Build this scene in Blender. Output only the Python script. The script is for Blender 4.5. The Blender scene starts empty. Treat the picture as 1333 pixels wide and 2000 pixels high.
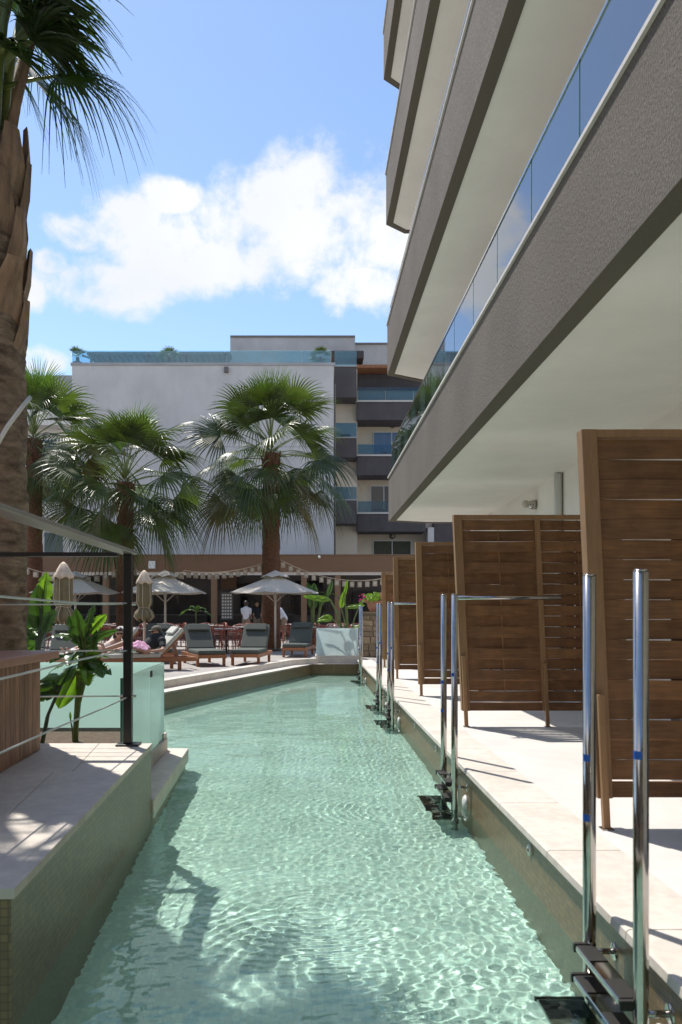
import bpy, bmesh, math, random
import numpy as np
from mathutils import Vector, Matrix, noise
from mathutils.geometry import tessellate_polygon

R = math.radians
sc = bpy.context.scene
COL = sc.collection

# ------------------------------------------------------------------ camera
FPX = 1555.6
cam = bpy.data.cameras.new('camera')
cam_o = bpy.data.objects.new('camera', cam)
COL.objects.link(cam_o)
sc.camera = cam_o
cam_o.location = (0, 0, 1.2)
cam_o.rotation_euler = (R(90), 0, 0)
cam.sensor_fit = 'VERTICAL'
cam.sensor_height = 36
cam.lens = 28
cam.shift_x = 0.0297
cam.shift_y = 0.0985
cam.clip_end = 2000
cam.dof.use_dof = True
cam.dof.focus_distance = 11.0
cam.dof.aperture_fstop = 4.0

# ------------------------------------------------------------------ light
SUN = Vector((-.276, .40, .875)).normalized()
world = bpy.data.worlds.new('World')
sc.world = world
world.use_nodes = True


def build_world():
    nt = world.node_tree
    N, Lk = nt.nodes, nt.links
    bg = N['Background']
    bg.inputs[1].default_value = .145
    sky = N.new('ShaderNodeTexSky')
    sky.sky_type = 'NISHITA'
    sky.sun_disc = False
    sky.sun_elevation = math.asin(SUN.z)
    sky.sun_rotation = math.atan2(SUN.x, SUN.y)
    sky.air_density = 1.0
    sky.dust_density = .25
    sky.ozone_density = 2.2
    tc = N.new('ShaderNodeTexCoord')

    def math_(op, a, b=None, clamp=False):
        n = N.new('ShaderNodeMath')
        n.operation = op
        n.use_clamp = clamp
        for i, v in enumerate((a, b)):
            if v is None:
                continue
            if isinstance(v, (int, float)):
                n.inputs[i].default_value = v
            else:
                Lk.new(v, n.inputs[i])
        return n.outputs[0]
    nz = N.new('ShaderNodeTexNoise')
    nz.inputs['Scale'].default_value = 9
    nz.inputs['Detail'].default_value = 9
    nz.inputs['Roughness'].default_value = .6
    nz.inputs['Distortion'].default_value = .15
    Lk.new(tc.outputs['Generated'], nz.inputs['Vector'])
    nzb = N.new('ShaderNodeTexNoise')
    nzb.inputs['Scale'].default_value = 3.2
    nzb.inputs['Detail'].default_value = 5
    Lk.new(tc.outputs['Generated'], nzb.inputs['Vector'])

    def d(px, py):
        return Vector(((px - 607) / FPX, 1, (1197 - py) / FPX)).normalized()
    k = 1 / FPX
    blobs = [(d(620, 455), 200 * k, 118 * k), (d(480, 485), 165 * k, 85 * k), (d(760, 425), 180 * k, 125 * k),
             (d(340, 500), 160 * k, 80 * k), (d(245, 440), 95 * k, 65 * k), (d(200, 560), 150 * k, 58 * k),
             (d(335, 385), 62 * k, 32 * k), (d(150, 455), 62 * k, 38 * k), (d(100, 512), 45 * k, 30 * k),
             (d(55, 570), 45 * k, 36 * k), (d(75, 705), 75 * k, 32 * k), (d(700, 560), 130 * k, 50 * k),
             (Vector((-.8, .5, .45)).normalized(), .42, .2), (Vector((-.95, .0, .35)).normalized(), .35, .2),
             (Vector((-.75, -.5, .5)).normalized(), .4, .22), (Vector((.2, -.9, .4)).normalized(), .5, .2),
             (Vector((.8, -.4, .5)).normalized(), .4, .25), (Vector((.9, .4, .4)).normalized(), .4, .2)]
    acc = None
    for c, rx, rz in blobs:
        s = N.new('ShaderNodeVectorMath')
        s.operation = 'SUBTRACT'
        Lk.new(tc.outputs['Generated'], s.inputs[0])
        s.inputs[1].default_value = c
        m = N.new('ShaderNodeVectorMath')
        m.operation = 'MULTIPLY'
        Lk.new(s.outputs[0], m.inputs[0])
        m.inputs[1].default_value = (1 / rx, 1 / rx, 1 / rz)
        l = N.new('ShaderNodeVectorMath')
        l.operation = 'LENGTH'
        Lk.new(m.outputs[0], l.inputs[0])
        v = math_('SUBTRACT', 1.0, l.outputs['Value'])
        acc = v if acc is None else math_('MAXIMUM', acc, v)
    acc = math_('MAXIMUM', math_('MINIMUM', acc, .5), -.9)
    dens = math_('ADD', acc, math_('MULTIPLY', math_('SUBTRACT', nz.outputs['Fac'], .5), 2.65))
    mask = N.new('ShaderNodeMapRange')
    mask.interpolation_type = 'SMOOTHSTEP'
    mask.inputs['From Min'].default_value = .0
    mask.inputs['From Max'].default_value = .52
    Lk.new(dens, mask.inputs['Value'])
    core = N.new('ShaderNodeMapRange')
    core.inputs['From Min'].default_value = .35
    core.inputs['From Max'].default_value = .65
    Lk.new(nzb.outputs['Fac'], core.inputs['Value'])
    cc = N.new('ShaderNodeMix')
    cc.data_type = 'RGBA'
    Lk.new(core.outputs[0], cc.inputs['Factor'])
    cc.inputs['A'].default_value = (4.1, 4.35, 4.8, 1)
    cc.inputs['B'].default_value = (5.2, 5.25, 5.3, 1)
    hs = N.new('ShaderNodeHueSaturation')
    hs.inputs['Saturation'].default_value = 1.0
    Lk.new(sky.outputs[0], hs.inputs['Color'])
    mx = N.new('ShaderNodeMix')
    mx.data_type = 'RGBA'
    Lk.new(mask.outputs[0], mx.inputs['Factor'])
    Lk.new(hs.outputs[0], mx.inputs['A'])
    Lk.new(cc.outputs['Result'], mx.inputs['B'])
    Lk.new(mx.outputs['Result'], bg.inputs[0])


build_world()
sun = bpy.data.lights.new('sun', 'SUN')
sun.energy = 4.0
sun.angle = R(.5)
sun.color = (1, .955, .88)
sun.cycles.is_caustics_light = True
sun_o = bpy.data.objects.new('sun', sun)
COL.objects.link(sun_o)
sun_o.location = SUN * 60
sun_o.rotation_euler = SUN.to_track_quat('Z', 'Y').to_euler()

sc.view_settings.view_transform = 'Standard'
sc.view_settings.look = 'None'
sc.view_settings.exposure = .47
sc.view_settings.gamma = 1
sc.render.film_transparent = False
cy = sc.cycles
cy.max_bounces = 10
cy.diffuse_bounces = 4
cy.glossy_bounces = 5
cy.transmission_bounces = 8
cy.transparent_max_bounces = 12
cy.sample_clamp_indirect = 6
cy.use_denoising = True

# ------------------------------------------------------------------ materials
MATS = {}


def ramp(nt, fac, stops):
    r = nt.nodes.new('ShaderNodeValToRGB')
    e = r.color_ramp.elements
    while len(e) < len(stops):
        e.new(.5)
    for i, (p, c) in enumerate(stops):
        e[i].position = p
        e[i].color = (*c, 1)
    nt.links.new(fac, r.inputs[0])
    return r.outputs[0]


def mat(name, c, rough=.6, var=.12, scale=6, stretch=(1, 1, 1), bump=0, bscale=60, bdist=.004, metal=0, spec=.5,
        detail=5, trans=0, coords='Object', rnd=0, c2=None, bstretch=None, blotch=0, bl_scale=.6):
    m = bpy.data.materials.new(name)
    m.use_nodes = True
    nt = m.node_tree
    N, Lk = nt.nodes, nt.links
    b = N['Principled BSDF']
    b.inputs['Roughness'].default_value = rough
    b.inputs['Metallic'].default_value = metal
    b.inputs['Specular IOR Level'].default_value = spec
    tc = N.new('ShaderNodeTexCoord')
    mp = N.new('ShaderNodeMapping')
    mp.inputs['Scale'].default_value = stretch
    Lk.new(tc.outputs[coords], mp.inputs[0])
    vec = mp.outputs[0]
    if rnd:
        oi = N.new('ShaderNodeObjectInfo')
        ad = N.new('ShaderNodeVectorMath')
        ad.operation = 'MULTIPLY_ADD'
        cb = N.new('ShaderNodeCombineXYZ')
        for i in range(3):
            Lk.new(oi.outputs['Random'], cb.inputs[i])
        Lk.new(cb.outputs[0], ad.inputs[0])
        ad.inputs[1].default_value = (37, 53, 91)
        Lk.new(vec, ad.inputs[2])
        vec = ad.outputs[0]
    nz = N.new('ShaderNodeTexNoise')
    nz.inputs['Scale'].default_value = scale
    nz.inputs['Detail'].default_value = detail
    nz.inputs['Roughness'].default_value = .6
    Lk.new(vec, nz.inputs['Vector'])
    lo = tuple(x * (1 - var) for x in c)
    hi = tuple(min(1, x * (1 + var)) for x in c) if c2 is None else c2
    out = ramp(nt, nz.outputs['Fac'], [(.3, lo), (.7, hi)])
    if blotch:
        nb = N.new('ShaderNodeTexNoise')
        nb.inputs['Scale'].default_value = bl_scale
        nb.inputs['Detail'].default_value = 6
        Lk.new(tc.outputs[coords], nb.inputs['Vector'])
        mr = N.new('ShaderNodeMapRange')
        mr.inputs['From Min'].default_value = .35
        mr.inputs['From Max'].default_value = .7
        mr.inputs['To Min'].default_value = 1 - blotch
        mr.inputs['To Max'].default_value = 1 + blotch * .4
        Lk.new(nb.outputs['Fac'], mr.inputs['Value'])
        mm = N.new('ShaderNodeVectorMath')
        mm.operation = 'MULTIPLY'
        Lk.new(out, mm.inputs[0])
        Lk.new(mr.outputs[0], mm.inputs[1])
        out = mm.outputs[0]
    if rnd:
        mr = N.new('ShaderNodeMapRange')
        mr.inputs['To Min'].default_value = 1 - rnd
        mr.inputs['To Max'].default_value = 1 + rnd
        Lk.new(oi.outputs['Random'], mr.inputs['Value'])
        mm = N.new('ShaderNodeVectorMath')
        mm.operation = 'MULTIPLY'
        Lk.new(out, mm.inputs[0])
        Lk.new(mr.outputs[0], mm.inputs[1])
        out = mm.outputs[0]
    Lk.new(out, b.inputs['Base Color'])
    if bump:
        bn = N.new('ShaderNodeTexNoise')
        bn.inputs['Scale'].default_value = bscale
        bn.inputs['Detail'].default_value = 4
        if bstretch:
            mp2 = N.new('ShaderNodeMapping')
            mp2.inputs['Scale'].default_value = bstretch
            Lk.new(tc.outputs[coords], mp2.inputs[0])
            Lk.new(mp2.outputs[0], bn.inputs['Vector'])
        else:
            Lk.new(vec, bn.inputs['Vector'])
        bp = N.new('ShaderNodeBump')
        bp.inputs['Strength'].default_value = bump
        bp.inputs['Distance'].default_value = bdist
        Lk.new(bn.outputs['Fac'], bp.inputs['Height'])
        Lk.new(bp.outputs[0], b.inputs['Normal'])
    if trans:
        tr = N.new('ShaderNodeBsdfTranslucent')
        tm = N.new('ShaderNodeVectorMath')
        tm.operation = 'MULTIPLY'
        Lk.new(out, tm.inputs[0])
        tm.inputs[1].default_value = (1.5, 1.7, .7)
        Lk.new(tm.outputs[0], tr.inputs[0])
        ms = N.new('ShaderNodeMixShader')
        ms.inputs[0].default_value = trans
        Lk.new(b.outputs[0], ms.inputs[1])
        Lk.new(tr.outputs[0], ms.inputs[2])
        Lk.new(ms.outputs[0], N['Material Output'].inputs[0])
    MATS[name] = m
    return m


mat('stone_coping', (.62, .56, .49), .75, .1, 14, bump=.25, bscale=90, bdist=.002, blotch=.12, bl_scale=2.5)
mat('deck_white', (.62, .59, .555), .7, .05, 5, bump=.15, bscale=120, bdist=.001, blotch=.1, bl_scale=1.3)
mat('terrace_stone', (.36, .33, .30), .8, .12, 9, bump=.3, bscale=50, bdist=.003, blotch=.15)
mat('plaster_grey', (.138, .115, .094), .95, .50, 95, stretch=(1, 1, .45), bump=1, bscale=130, bdist=.010, detail=3, blotch=.16, bl_scale=.9)
mat('plaster_under', (.115, .10, .075), .95, .15, 90, bump=.5, bscale=150, bdist=.004)
mat('soffit_white', (.88, .84, .775), .55, .03, 2, bump=.35, bscale=2.6, bdist=.05, blotch=.05, bl_scale=.8)
mat('wall_white', (.74, .70, .65), .85, .03, 3, bump=.2, bscale=80, bdist=.002)
mat('far_white', (.61, .58, .565), .9, .04, 3, stretch=(1, 1, .35), bump=.1, bscale=30, bdist=.003, blotch=.12, bl_scale=.5)
mat('far_cream', (.66, .57, .46), .9, .04, 2, blotch=.05)
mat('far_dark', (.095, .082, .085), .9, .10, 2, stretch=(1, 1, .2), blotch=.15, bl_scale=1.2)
mat('far_roof_grey', (.40, .39, .40), .85, .06, 1.2, blotch=.1)
mat('trim_white', (.62, .57, .52), .55, .1, 8)
mat('rust_trim', (.30, .13, .06), .8, .3, 8)
mat('fascia_brown', (.185, .102, .056), .6, .06, 2, stretch=(.3, 1, 4))
mat('post_brown', (.22, .13, .075), .6, .1, 5)
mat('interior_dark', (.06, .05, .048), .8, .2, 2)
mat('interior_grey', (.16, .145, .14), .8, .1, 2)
mat('black_metal', (.018, .017, .017), .38, .1, 10)
mat('alu_grey', (.36, .34, .31), .42, .05, 10, metal=.75)
mat('steel', (.47, .445, .415), .12, .06, 30, metal=1, bump=.03, bscale=20, bdist=.002)
mat('cable_steel', (.55, .54, .50), .35, .05, 30, metal=.8)
mat('rubber_black', (.02, .018, .016), .5, .1, 50, bump=.5, bscale=300, bdist=.001)
mat('blue_sticker', (.02, .10, .42), .4, .05)
mat('white_plastic', (.72, .74, .72), .35, .03)
mat('beige_plastic', (.62, .62, .52), .4, .03)
mat('screen_wood', (.215, .098, .036), .62, .26, 9, stretch=(.5, 6, 9), bump=.3, bscale=14, bdist=.002, bstretch=(1, 8, 14), rnd=.15, blotch=.25, bl_scale=7)
mat('screen_post', (.30, .165, .075), .55, .14, 10, stretch=(5, 5, .5), bump=.15, bscale=20, bdist=.001, rnd=.06)
mat('bar_wood', (.25, .135, .080), .6, .4, 8, stretch=(5, 5, .6), bump=.3, bscale=14, bdist=.002, bstretch=(9, 9, 1), rnd=.38)
mat('bar_top', (.36, .17, .11), .38, .18, 7, stretch=(4, .6, 4), rnd=.12)
mat('teak', (.33, .135, .06), .55, .2, 8, stretch=(1, 6, 6))
mat('cushion', (.085, .095, .082), .9, .08, 30, bump=.3, bscale=200, bdist=.001)
mat('cushion_pale', (.52, .51, .45), .9, .06, 30)
mat('canvas', (.66, .60, .53), .85, .05, 6, trans=.12, bump=.3, bscale=9, bdist=.01)
mat('canvas_closed', (.225, .19, .105), .85, .15, 6, trans=.1)
mat('canvas_edge', (.62, .50, .38), .85, .1, 6)
mat('pole_white', (.66, .58, .50), .45, .05)
mat('chair_rust', (.30, .075, .045), .45, .1, 10)
mat('table_white', (.72, .70, .66), .4, .04)
mat('dark_steel', (.05, .045, .045), .4, .1)
mat('soil', (.10, .07, .045), .95, .3, 20, bump=.8, bscale=40, bdist=.02)
mat('terracotta', (.42, .20, .13), .8, .12, 8, bump=.2)
mat('stone_rough', (.30, .22, .145), .9, .3, 6, bump=.8, bscale=25, bdist=.02, rnd=.25)
mat('mortar', (.20, .165, .12), .95, .2, 30, bump=.6, bscale=60)
mat('trunk_red', (.15, .070, .038), .95, .45, 11, stretch=(1, 1, 2.4), bump=1, bscale=30, bdist=.03, bstretch=(1, 1, 3.2))
mat('trunk_big', (.19, .13, .088), .92, .5, 5, stretch=(1.2, 1.2, 3), bump=1, bscale=16, bdist=.03, bstretch=(1, 1, 3), c2=(.42, .31, .22))
mat('leaf_base', (.30, .20, .135), .85, .4, 5, stretch=(3, 3, .6), bump=.7, bscale=22, bdist=.01, bstretch=(4, 4, .5), rnd=.25)
mat('fibre', (.14, .085, .05), .95, .4, 30, bump=1, bscale=60, bdist=.01)
mat('palm_leaf', (.060, .085, .020), .38, .4, 2.5, trans=.28, rnd=.38, spec=.5)
mat('palm_leaf_dry', (.12, .10, .045), .7, .3, 3, trans=.2, rnd=.2, spec=.3)
mat('palm_leaf_young', (.068, .118, .022), .38, .25, 2.5, trans=.38, rnd=.2, spec=.5)
mat('palm_petiole', (.16, .20, .05), .5, .2, 6)
mat('palm_leaf_big', (.038, .070, .018), .4, .35, 3, trans=.28, rnd=.2)
mat('broad_leaf', (.055, .115, .022), .30, .25, 5, stretch=(1, 1, 1), trans=.30, rnd=.22, spec=.6, bump=.2, bscale=30, bdist=.004)
mat('lime_leaf', (.16, .27, .030), .34, .2, 5, trans=.40, rnd=.15, bump=.2, bscale=30, bdist=.004)
mat('stem_green', (.13, .17, .045), .5, .2, 8)
mat('stem_dark', (.045, .06, .03), .5, .2, 8)
mat('flower_magenta', (.48, .02, .24), .6, .25, 20, trans=.3)
mat('skin', (.42, .24, .16), .55, .06, 20)
mat('hair', (.03, .017, .01), .5, .3, 60)
mat('shirt_dark', (.02, .025, .025), .85, .1, 20)
mat('shirt_white', (.62, .62, .66), .85, .05, 20)
mat('shorts_khaki', (.24, .17, .12), .85, .05, 20)
mat('cap_khaki', (.13, .12, .09), .85, .1, 20)
mat('top_floral', (.55, .30, .30), .8, .5, 40, c2=(.75, .68, .62))
mat('towel_pink', (.62, .10, .33), .95, .2, 9, c2=(.80, .66, .74), bump=.4, bscale=60)
mat('towel_white', (.70, .69, .68), .95, .06, 20, bump=.4, bscale=60)
mat('lens_black', (.006, .004, .004), .15, .05)
mat('curtain_white', (.50, .50, .52), .9, .1, 8, stretch=(8, 1, .1))
mat('curtain_dark', (.085, .085, .06), .9, .5, 8, stretch=(6, 1, .4))
mat('pane_dark', (.012, .013, .015), .08, .1, 2, spec=.7)
mat('pane_blue', (.055, .10, .19), .10, .2, 3, stretch=(6, 1, .2), spec=.7)
mat('frame_white', (.66, .66, .66), .45, .03)
mat('lamp_glass', (.55, .50, .42), .3, .05)
mat('cloud_lantern', (.45, .37, .28), .8, .1)
mat('bottle_mix', (.10, .09, .06), .2, .8, 15, c2=(.35, .30, .26))


def tile_mat(name, axis, c1, c2, mortar):
    m = bpy.data.materials.new(name)
    m.use_nodes = True
    nt = m.node_tree
    N, Lk = nt.nodes, nt.links
    b = N['Principled BSDF']
    b.inputs['Roughness'].default_value = .35
    tc = N.new('ShaderNodeTexCoord')
    sp = N.new('ShaderNodeSeparateXYZ')
    Lk.new(tc.outputs['Object'], sp.inputs[0])
    cb = N.new('ShaderNodeCombineXYZ')
    if axis == 'wall':
        ad = N.new('ShaderNodeMath')
        Lk.new(sp.outputs[0], ad.inputs[0])
        Lk.new(sp.outputs[1], ad.inputs[1])
        Lk.new(ad.outputs[0], cb.inputs[0])
        Lk.new(sp.outputs[2], cb.inputs[1])
    else:
        Lk.new(sp.outputs[0], cb.inputs[0])
        Lk.new(sp.outputs[1], cb.inputs[1])
    br = N.new('ShaderNodeTexBrick')
    br.offset = 0
    br.inputs['Scale'].default_value = 1
    br.inputs['Brick Width'].default_value = .031
    br.inputs['Row Height'].default_value = .031
    br.inputs['Mortar Size'].default_value = .0022
    br.inputs['Mortar Smooth'].default_value = .2
    br.inputs['Color1'].default_value = (*c1, 1)
    br.inputs['Color2'].default_value = (*c2, 1)
    br.inputs['Mortar'].default_value = (*mortar, 1)
    Lk.new(cb.outputs[0], br.inputs['Vector'])
    nz = N.new('ShaderNodeTexNoise')
    nz.inputs['Scale'].default_value = 1.6
    nz.inputs['Detail'].default_value = 5
    Lk.new(tc.outputs['Object'], nz.inputs['Vector'])
    mr = N.new('ShaderNodeMapRange')
    mr.inputs['From Min'].default_value = .3
    mr.inputs['From Max'].default_value = .7
    mr.inputs['To Min'].default_value = .85
    mr.inputs['To Max'].default_value = 1.1
    Lk.new(nz.outputs['Fac'], mr.inputs['Value'])
    vm = N.new('ShaderNodeVectorMath')
    vm.operation = 'MULTIPLY'
    Lk.new(br.outputs['Color'], vm.inputs[0])
    Lk.new(mr.outputs[0], vm.inputs[1])
    Lk.new(vm.outputs[0], b.inputs['Base Color'])
    bp = N.new('ShaderNodeBump')
    bp.inputs['Strength'].default_value = .5
    bp.inputs['Distance'].default_value = .002
    bp.invert = True
    Lk.new(br.outputs['Fac'], bp.inputs['Height'])
    Lk.new(bp.outputs[0], b.inputs['Normal'])
    MATS[name] = m


tile_mat('mosaic_wall', 'wall', (.25, .165, .075), (.155, .105, .05), (.10, .068, .038))
tile_mat('mosaic_floor', 'floor', (.72, .77, .66), (.52, .62, .55), (.60, .62, .55))


def glass_mat(name, tint, refl_ior, haze=0, hazecol=(.6, .8, .75)):
    m = bpy.data.materials.new(name)
    m.use_nodes = True
    nt = m.node_tree
    N, Lk = nt.nodes, nt.links
    N.remove(N['Principled BSDF'])
    t = N.new('ShaderNodeBsdfTransparent')
    t.inputs[0].default_value = (*tint, 1)
    g = N.new('ShaderNodeBsdfGlossy')
    g.inputs['Roughness'].default_value = .02
    g.inputs['Color'].default_value = (.95, .97, 1, 1)
    f = N.new('ShaderNodeFresnel')
    f.inputs[0].default_value = refl_ior
    ms = N.new('ShaderNodeMixShader')
    Lk.new(f.outputs[0], ms.inputs[0])
    src = t.outputs[0]
    if haze:
        d1 = N.new('ShaderNodeBsdfDiffuse')
        d1.inputs[0].default_value = (*hazecol, 1)
        d2 = N.new('ShaderNodeBsdfTranslucent')
        d2.inputs[0].default_value = (*hazecol, 1)
        a = N.new('ShaderNodeMixShader')
        a.inputs[0].default_value = .80
        Lk.new(d1.outputs[0], a.inputs[1])
        Lk.new(d2.outputs[0], a.inputs[2])
        h = N.new('ShaderNodeMixShader')
        h.inputs[0].default_value = haze
        Lk.new(t.outputs[0], h.inputs[1])
        Lk.new(a.outputs[0], h.inputs[2])
        src = h.outputs[0]
    Lk.new(src, ms.inputs[1])
    Lk.new(g.outputs[0], ms.inputs[2])
    Lk.new(ms.outputs[0], N['Material Output'].inputs[0])
    MATS[name] = m


glass_mat('balcony_glass', (.82, .88, .90), 2.9, .14, (.62, .72, .82))
glass_mat('roof_glass', (.62, .80, .86), 1.45, .10, (.55, .75, .85))
glass_mat('far_balcony_glass', (.45, .62, .72), 1.4, .12, (.30, .45, .62))
glass_mat('frosted_glass', (.85, 1, .95), 1.4, .94, (.84, 1.0, .93))
glass_mat('frosted_glass_white', (.8, .95, .9), 1.45, .97, (.88, .97, .97))
mat('glass_edge', (.03, .13, .09), .2, .05)

# water: real refracting surface
wm = bpy.data.materials.new('water')
wm.use_nodes = True
_n = wm.node_tree
_n.nodes.remove(_n.nodes['Principled BSDF'])
_g = _n.nodes.new('ShaderNodeBsdfGlass')
_g.inputs['IOR'].default_value = 1.33
_g.inputs['Roughness'].default_value = 0
_g.inputs['Color'].default_value = (.82, .968, .945, 1)
_n.links.new(_g.outputs[0], _n.nodes['Material Output'].inputs[0])
MATS['water'] = wm


# ------------------------------------------------------------------ helpers
def world_off(p):
    v = Vector((0, 0, 0))
    while p is not None:
        v += p.location
        p = p.parent
    return v


class MB:
    def __init__(s):
        s.v, s.f = [], []

    def add(s, vs, fs):
        o = len(s.v)
        s.v += [tuple(v) for v in vs]
        s.f += [tuple(i + o for i in f) for f in fs]
        return s

    def box(s, x0, x1, y0, y1, z0, z1):
        return s.add([(x0, y0, z0), (x1, y0, z0), (x1, y1, z0), (x0, y1, z0), (x0, y0, z1), (x1, y0, z1), (x1, y1, z1), (x0, y1, z1)],
                     [(0, 3, 2, 1), (4, 5, 6, 7), (0, 1, 5, 4), (1, 2, 6, 5), (2, 3, 7, 6), (3, 0, 4, 7)])

    def hexa(s, bot, top):
        return s.add(list(bot) + list(top), [(0, 3, 2, 1), (4, 5, 6, 7), (0, 1, 5, 4), (1, 2, 6, 5), (2, 3, 7, 6), (3, 0, 4, 7)])

    def prism(s, pts, z0, z1):
        n = len(pts)
        vs = [(x, y, z0) for x, y in pts] + [(x, y, z1) for x, y in pts]
        s.add(vs, [tuple(range(n))[::-1], tuple(range(n, 2 * n))] + [(i, (i + 1) % n, n + (i + 1) % n, n + i) for i in range(n)])
        return s

    def bar(s, a, b, w, h, up=(0, 0, 1)):
        a, b = Vector(a), Vector(b)
        d = (b - a).normalized()
        u = Vector(up)
        r = d.cross(u)
        if r.length < 1e-4:
            r = d.cross(Vector((1, 0, 0)))
        r.normalize()
        u = r.cross(d).normalized()
        r, u = r * w / 2, u * h / 2
        return s.hexa([a - r - u, a + r - u, b + r - u, b - r - u], [a - r + u, a + r + u, b + r + u, b - r + u])

    def tube(s, pts, rad, n=10, cap=True):
        pts = [Vector(p) for p in pts]
        m = len(pts)
        if isinstance(rad, (int, float)):
            rad = [rad] * m
        vs = []
        prev = None
        for i, p in enumerate(pts):
            t = (pts[min(i + 1, m - 1)] - pts[max(i - 1, 0)]).normalized()
            if prev is None:
                r = t.cross(Vector((0, 0, 1)))
                if r.length < 1e-3:
                    r = Vector((1, 0, 0))
                r.normalize()
            else:
                r = prev - t * prev.dot(t)
                r = r.normalized() if r.length > 1e-6 else prev
            prev = r
            q = t.cross(r)
            for k in range(n):
                a = 2 * math.pi * k / n
                vs.append(p + (r * math.cos(a) + q * math.sin(a)) * rad[i])
        fs = [(i * n + k, i * n + (k + 1) % n, (i + 1) * n + (k + 1) % n, (i + 1) * n + k) for i in range(m - 1) for k in range(n)]
        if cap:
            fs += [tuple(range(n))[::-1], tuple((m - 1) * n + k for k in range(n))]
        return s.add(vs, fs)

    def sphere(s, c, r, nu=12, nv=8, sc_=(1, 1, 1)):
        vs = []
        for j in range(nv + 1):
            t = math.pi * j / nv
            for i in range(nu):
                a = 2 * math.pi * i / nu
                vs.append((c[0] + r * sc_[0] * math.sin(t) * math.cos(a), c[1] + r * sc_[1] * math.sin(t) * math.sin(a), c[2] + r * sc_[2] * math.cos(t)))
        fs = [(j * nu + i, (j + 1) * nu + i, (j + 1) * nu + (i + 1) % nu, j * nu + (i + 1) % nu) for j in range(nv) for i in range(nu)]
        return s.add(vs, fs)

    def build(s, name, m, parent=None, smooth=False, bevel=0, kind=None, label=None, solid=0):
        off = world_off(parent)
        me = bpy.data.meshes.new(name)
        me.from_pydata([(x - off.x, y - off.y, z - off.z) for x, y, z in s.v], [], s.f)
        me.materials.append(MATS[m])
        if smooth:
            me.shade_smooth()
        o = bpy.data.objects.new(name, me)
        COL.objects.link(o)
        if parent is not None:
            o.parent = parent
        if solid:
            md = o.modifiers.new('solid', 'SOLIDIFY')
            md.thickness = solid
            md.offset = 0
        if bevel:
            md = o.modifiers.new('bevel', 'BEVEL')
            md.width = bevel
            md.segments = 2
            md.limit_method = 'ANGLE'
        if kind:
            o['kind'] = kind
        if label:
            o['label'] = label
        return o


def tag(o, label, cat, group=None):
    o['label'] = label
    o['category'] = cat
    if group:
        o['group'] = group
    return o


def thing(name, label, cat, loc=(0, 0, 0), rz=0, group=None):
    o = bpy.data.objects.new(name, None)
    o.empty_display_size = .1
    COL.objects.link(o)
    o.location = loc
    o.rotation_euler = (0, 0, rz)
    return tag(o, label, cat, group)


def copy_tree(o, parent=None):
    c = o.copy()
    COL.objects.link(c)
    c.parent = parent
    for ch in KIDS.get(o.name) or [x for x in COL.objects if x.parent == o]:
        copy_tree(ch, c)
    return c


KIDS = {}


def kids_of(o):
    KIDS[o.name] = [x for x in COL.objects if x.parent == o]
    for k in KIDS[o.name]:
        kids_of(k)


def px(x, y, Y):
    return Vector(((x - 607) * Y / FPX, Y, 1.2 - (y - 1197) * Y / FPX))


# ------------------------------------------------------------------ ground, pool
WZ = -.33
FZ = -.88
POOL = [(1.22, -4), (1.22, 20.2), (.03, 20.2), (-3.5, 9.75), (-3.5, 8.42), (-1.31, 8.37), (-1.22, 6.1), (-1.09, 2.9), (-3.2, 2.75), (-3.2, -4)]
TOPS = [-.045, -.1, -.1, -.1, -.24, -.24, .155, .155, 0, 0]
HOLE = [(1.22, -4), (1.22, 20.45), (.2, 20.45), (-.45, 19.75), (-3.83, 9.85), (-3.83, 8.42), (-1.55, 8.42), (-1.55, 6.1), (-1.5, 3.1), (-3.2, 2.95), (-3.2, -4)]

outer = [(-400, -300), (400, -300), (400, 700), (-400, 700)]
polys = [[Vector((x, y, 0)) for x, y in outer], [Vector((x, y, 0)) for x, y in HOLE][::-1]]
flat = [p for q in polys for p in q]
tris = tessellate_polygon(polys)
mb = MB()
mb.add([(p.x, p.y, 0) for p in flat], [tuple(t) for t in tris])
g = mb.build('ground', 'terrace_stone')
g['kind'] = 'structure'
bm = bmesh.new()
bm.from_mesh(g.data)
for f in bm.faces:
    if f.normal.z < 0:
        f.normal_flip()
bm.to_mesh(g.data)

mb = MB()
mb.add([(x, y, FZ) for x, y in POOL], [tuple(t) for t in tessellate_polygon([[Vector((x, y, 0)) for x, y in POOL]])])
fl = mb.build('pool_floor', 'mosaic_floor', kind='structure')
fl.cycles.is_caustics_receiver = True
for i, (a, b) in enumerate(zip(POOL, POOL[1:] + POOL[:1])):
    mb = MB()
    mb.add([(a[0], a[1], FZ), (b[0], b[1], FZ), (b[0], b[1], TOPS[i]), (a[0], a[1], TOPS[i])], [(0, 1, 2, 3)])
    o = mb.build('pool_wall', 'mosaic_wall', kind='structure')
    o.cycles.is_caustics_receiver = True


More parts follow.
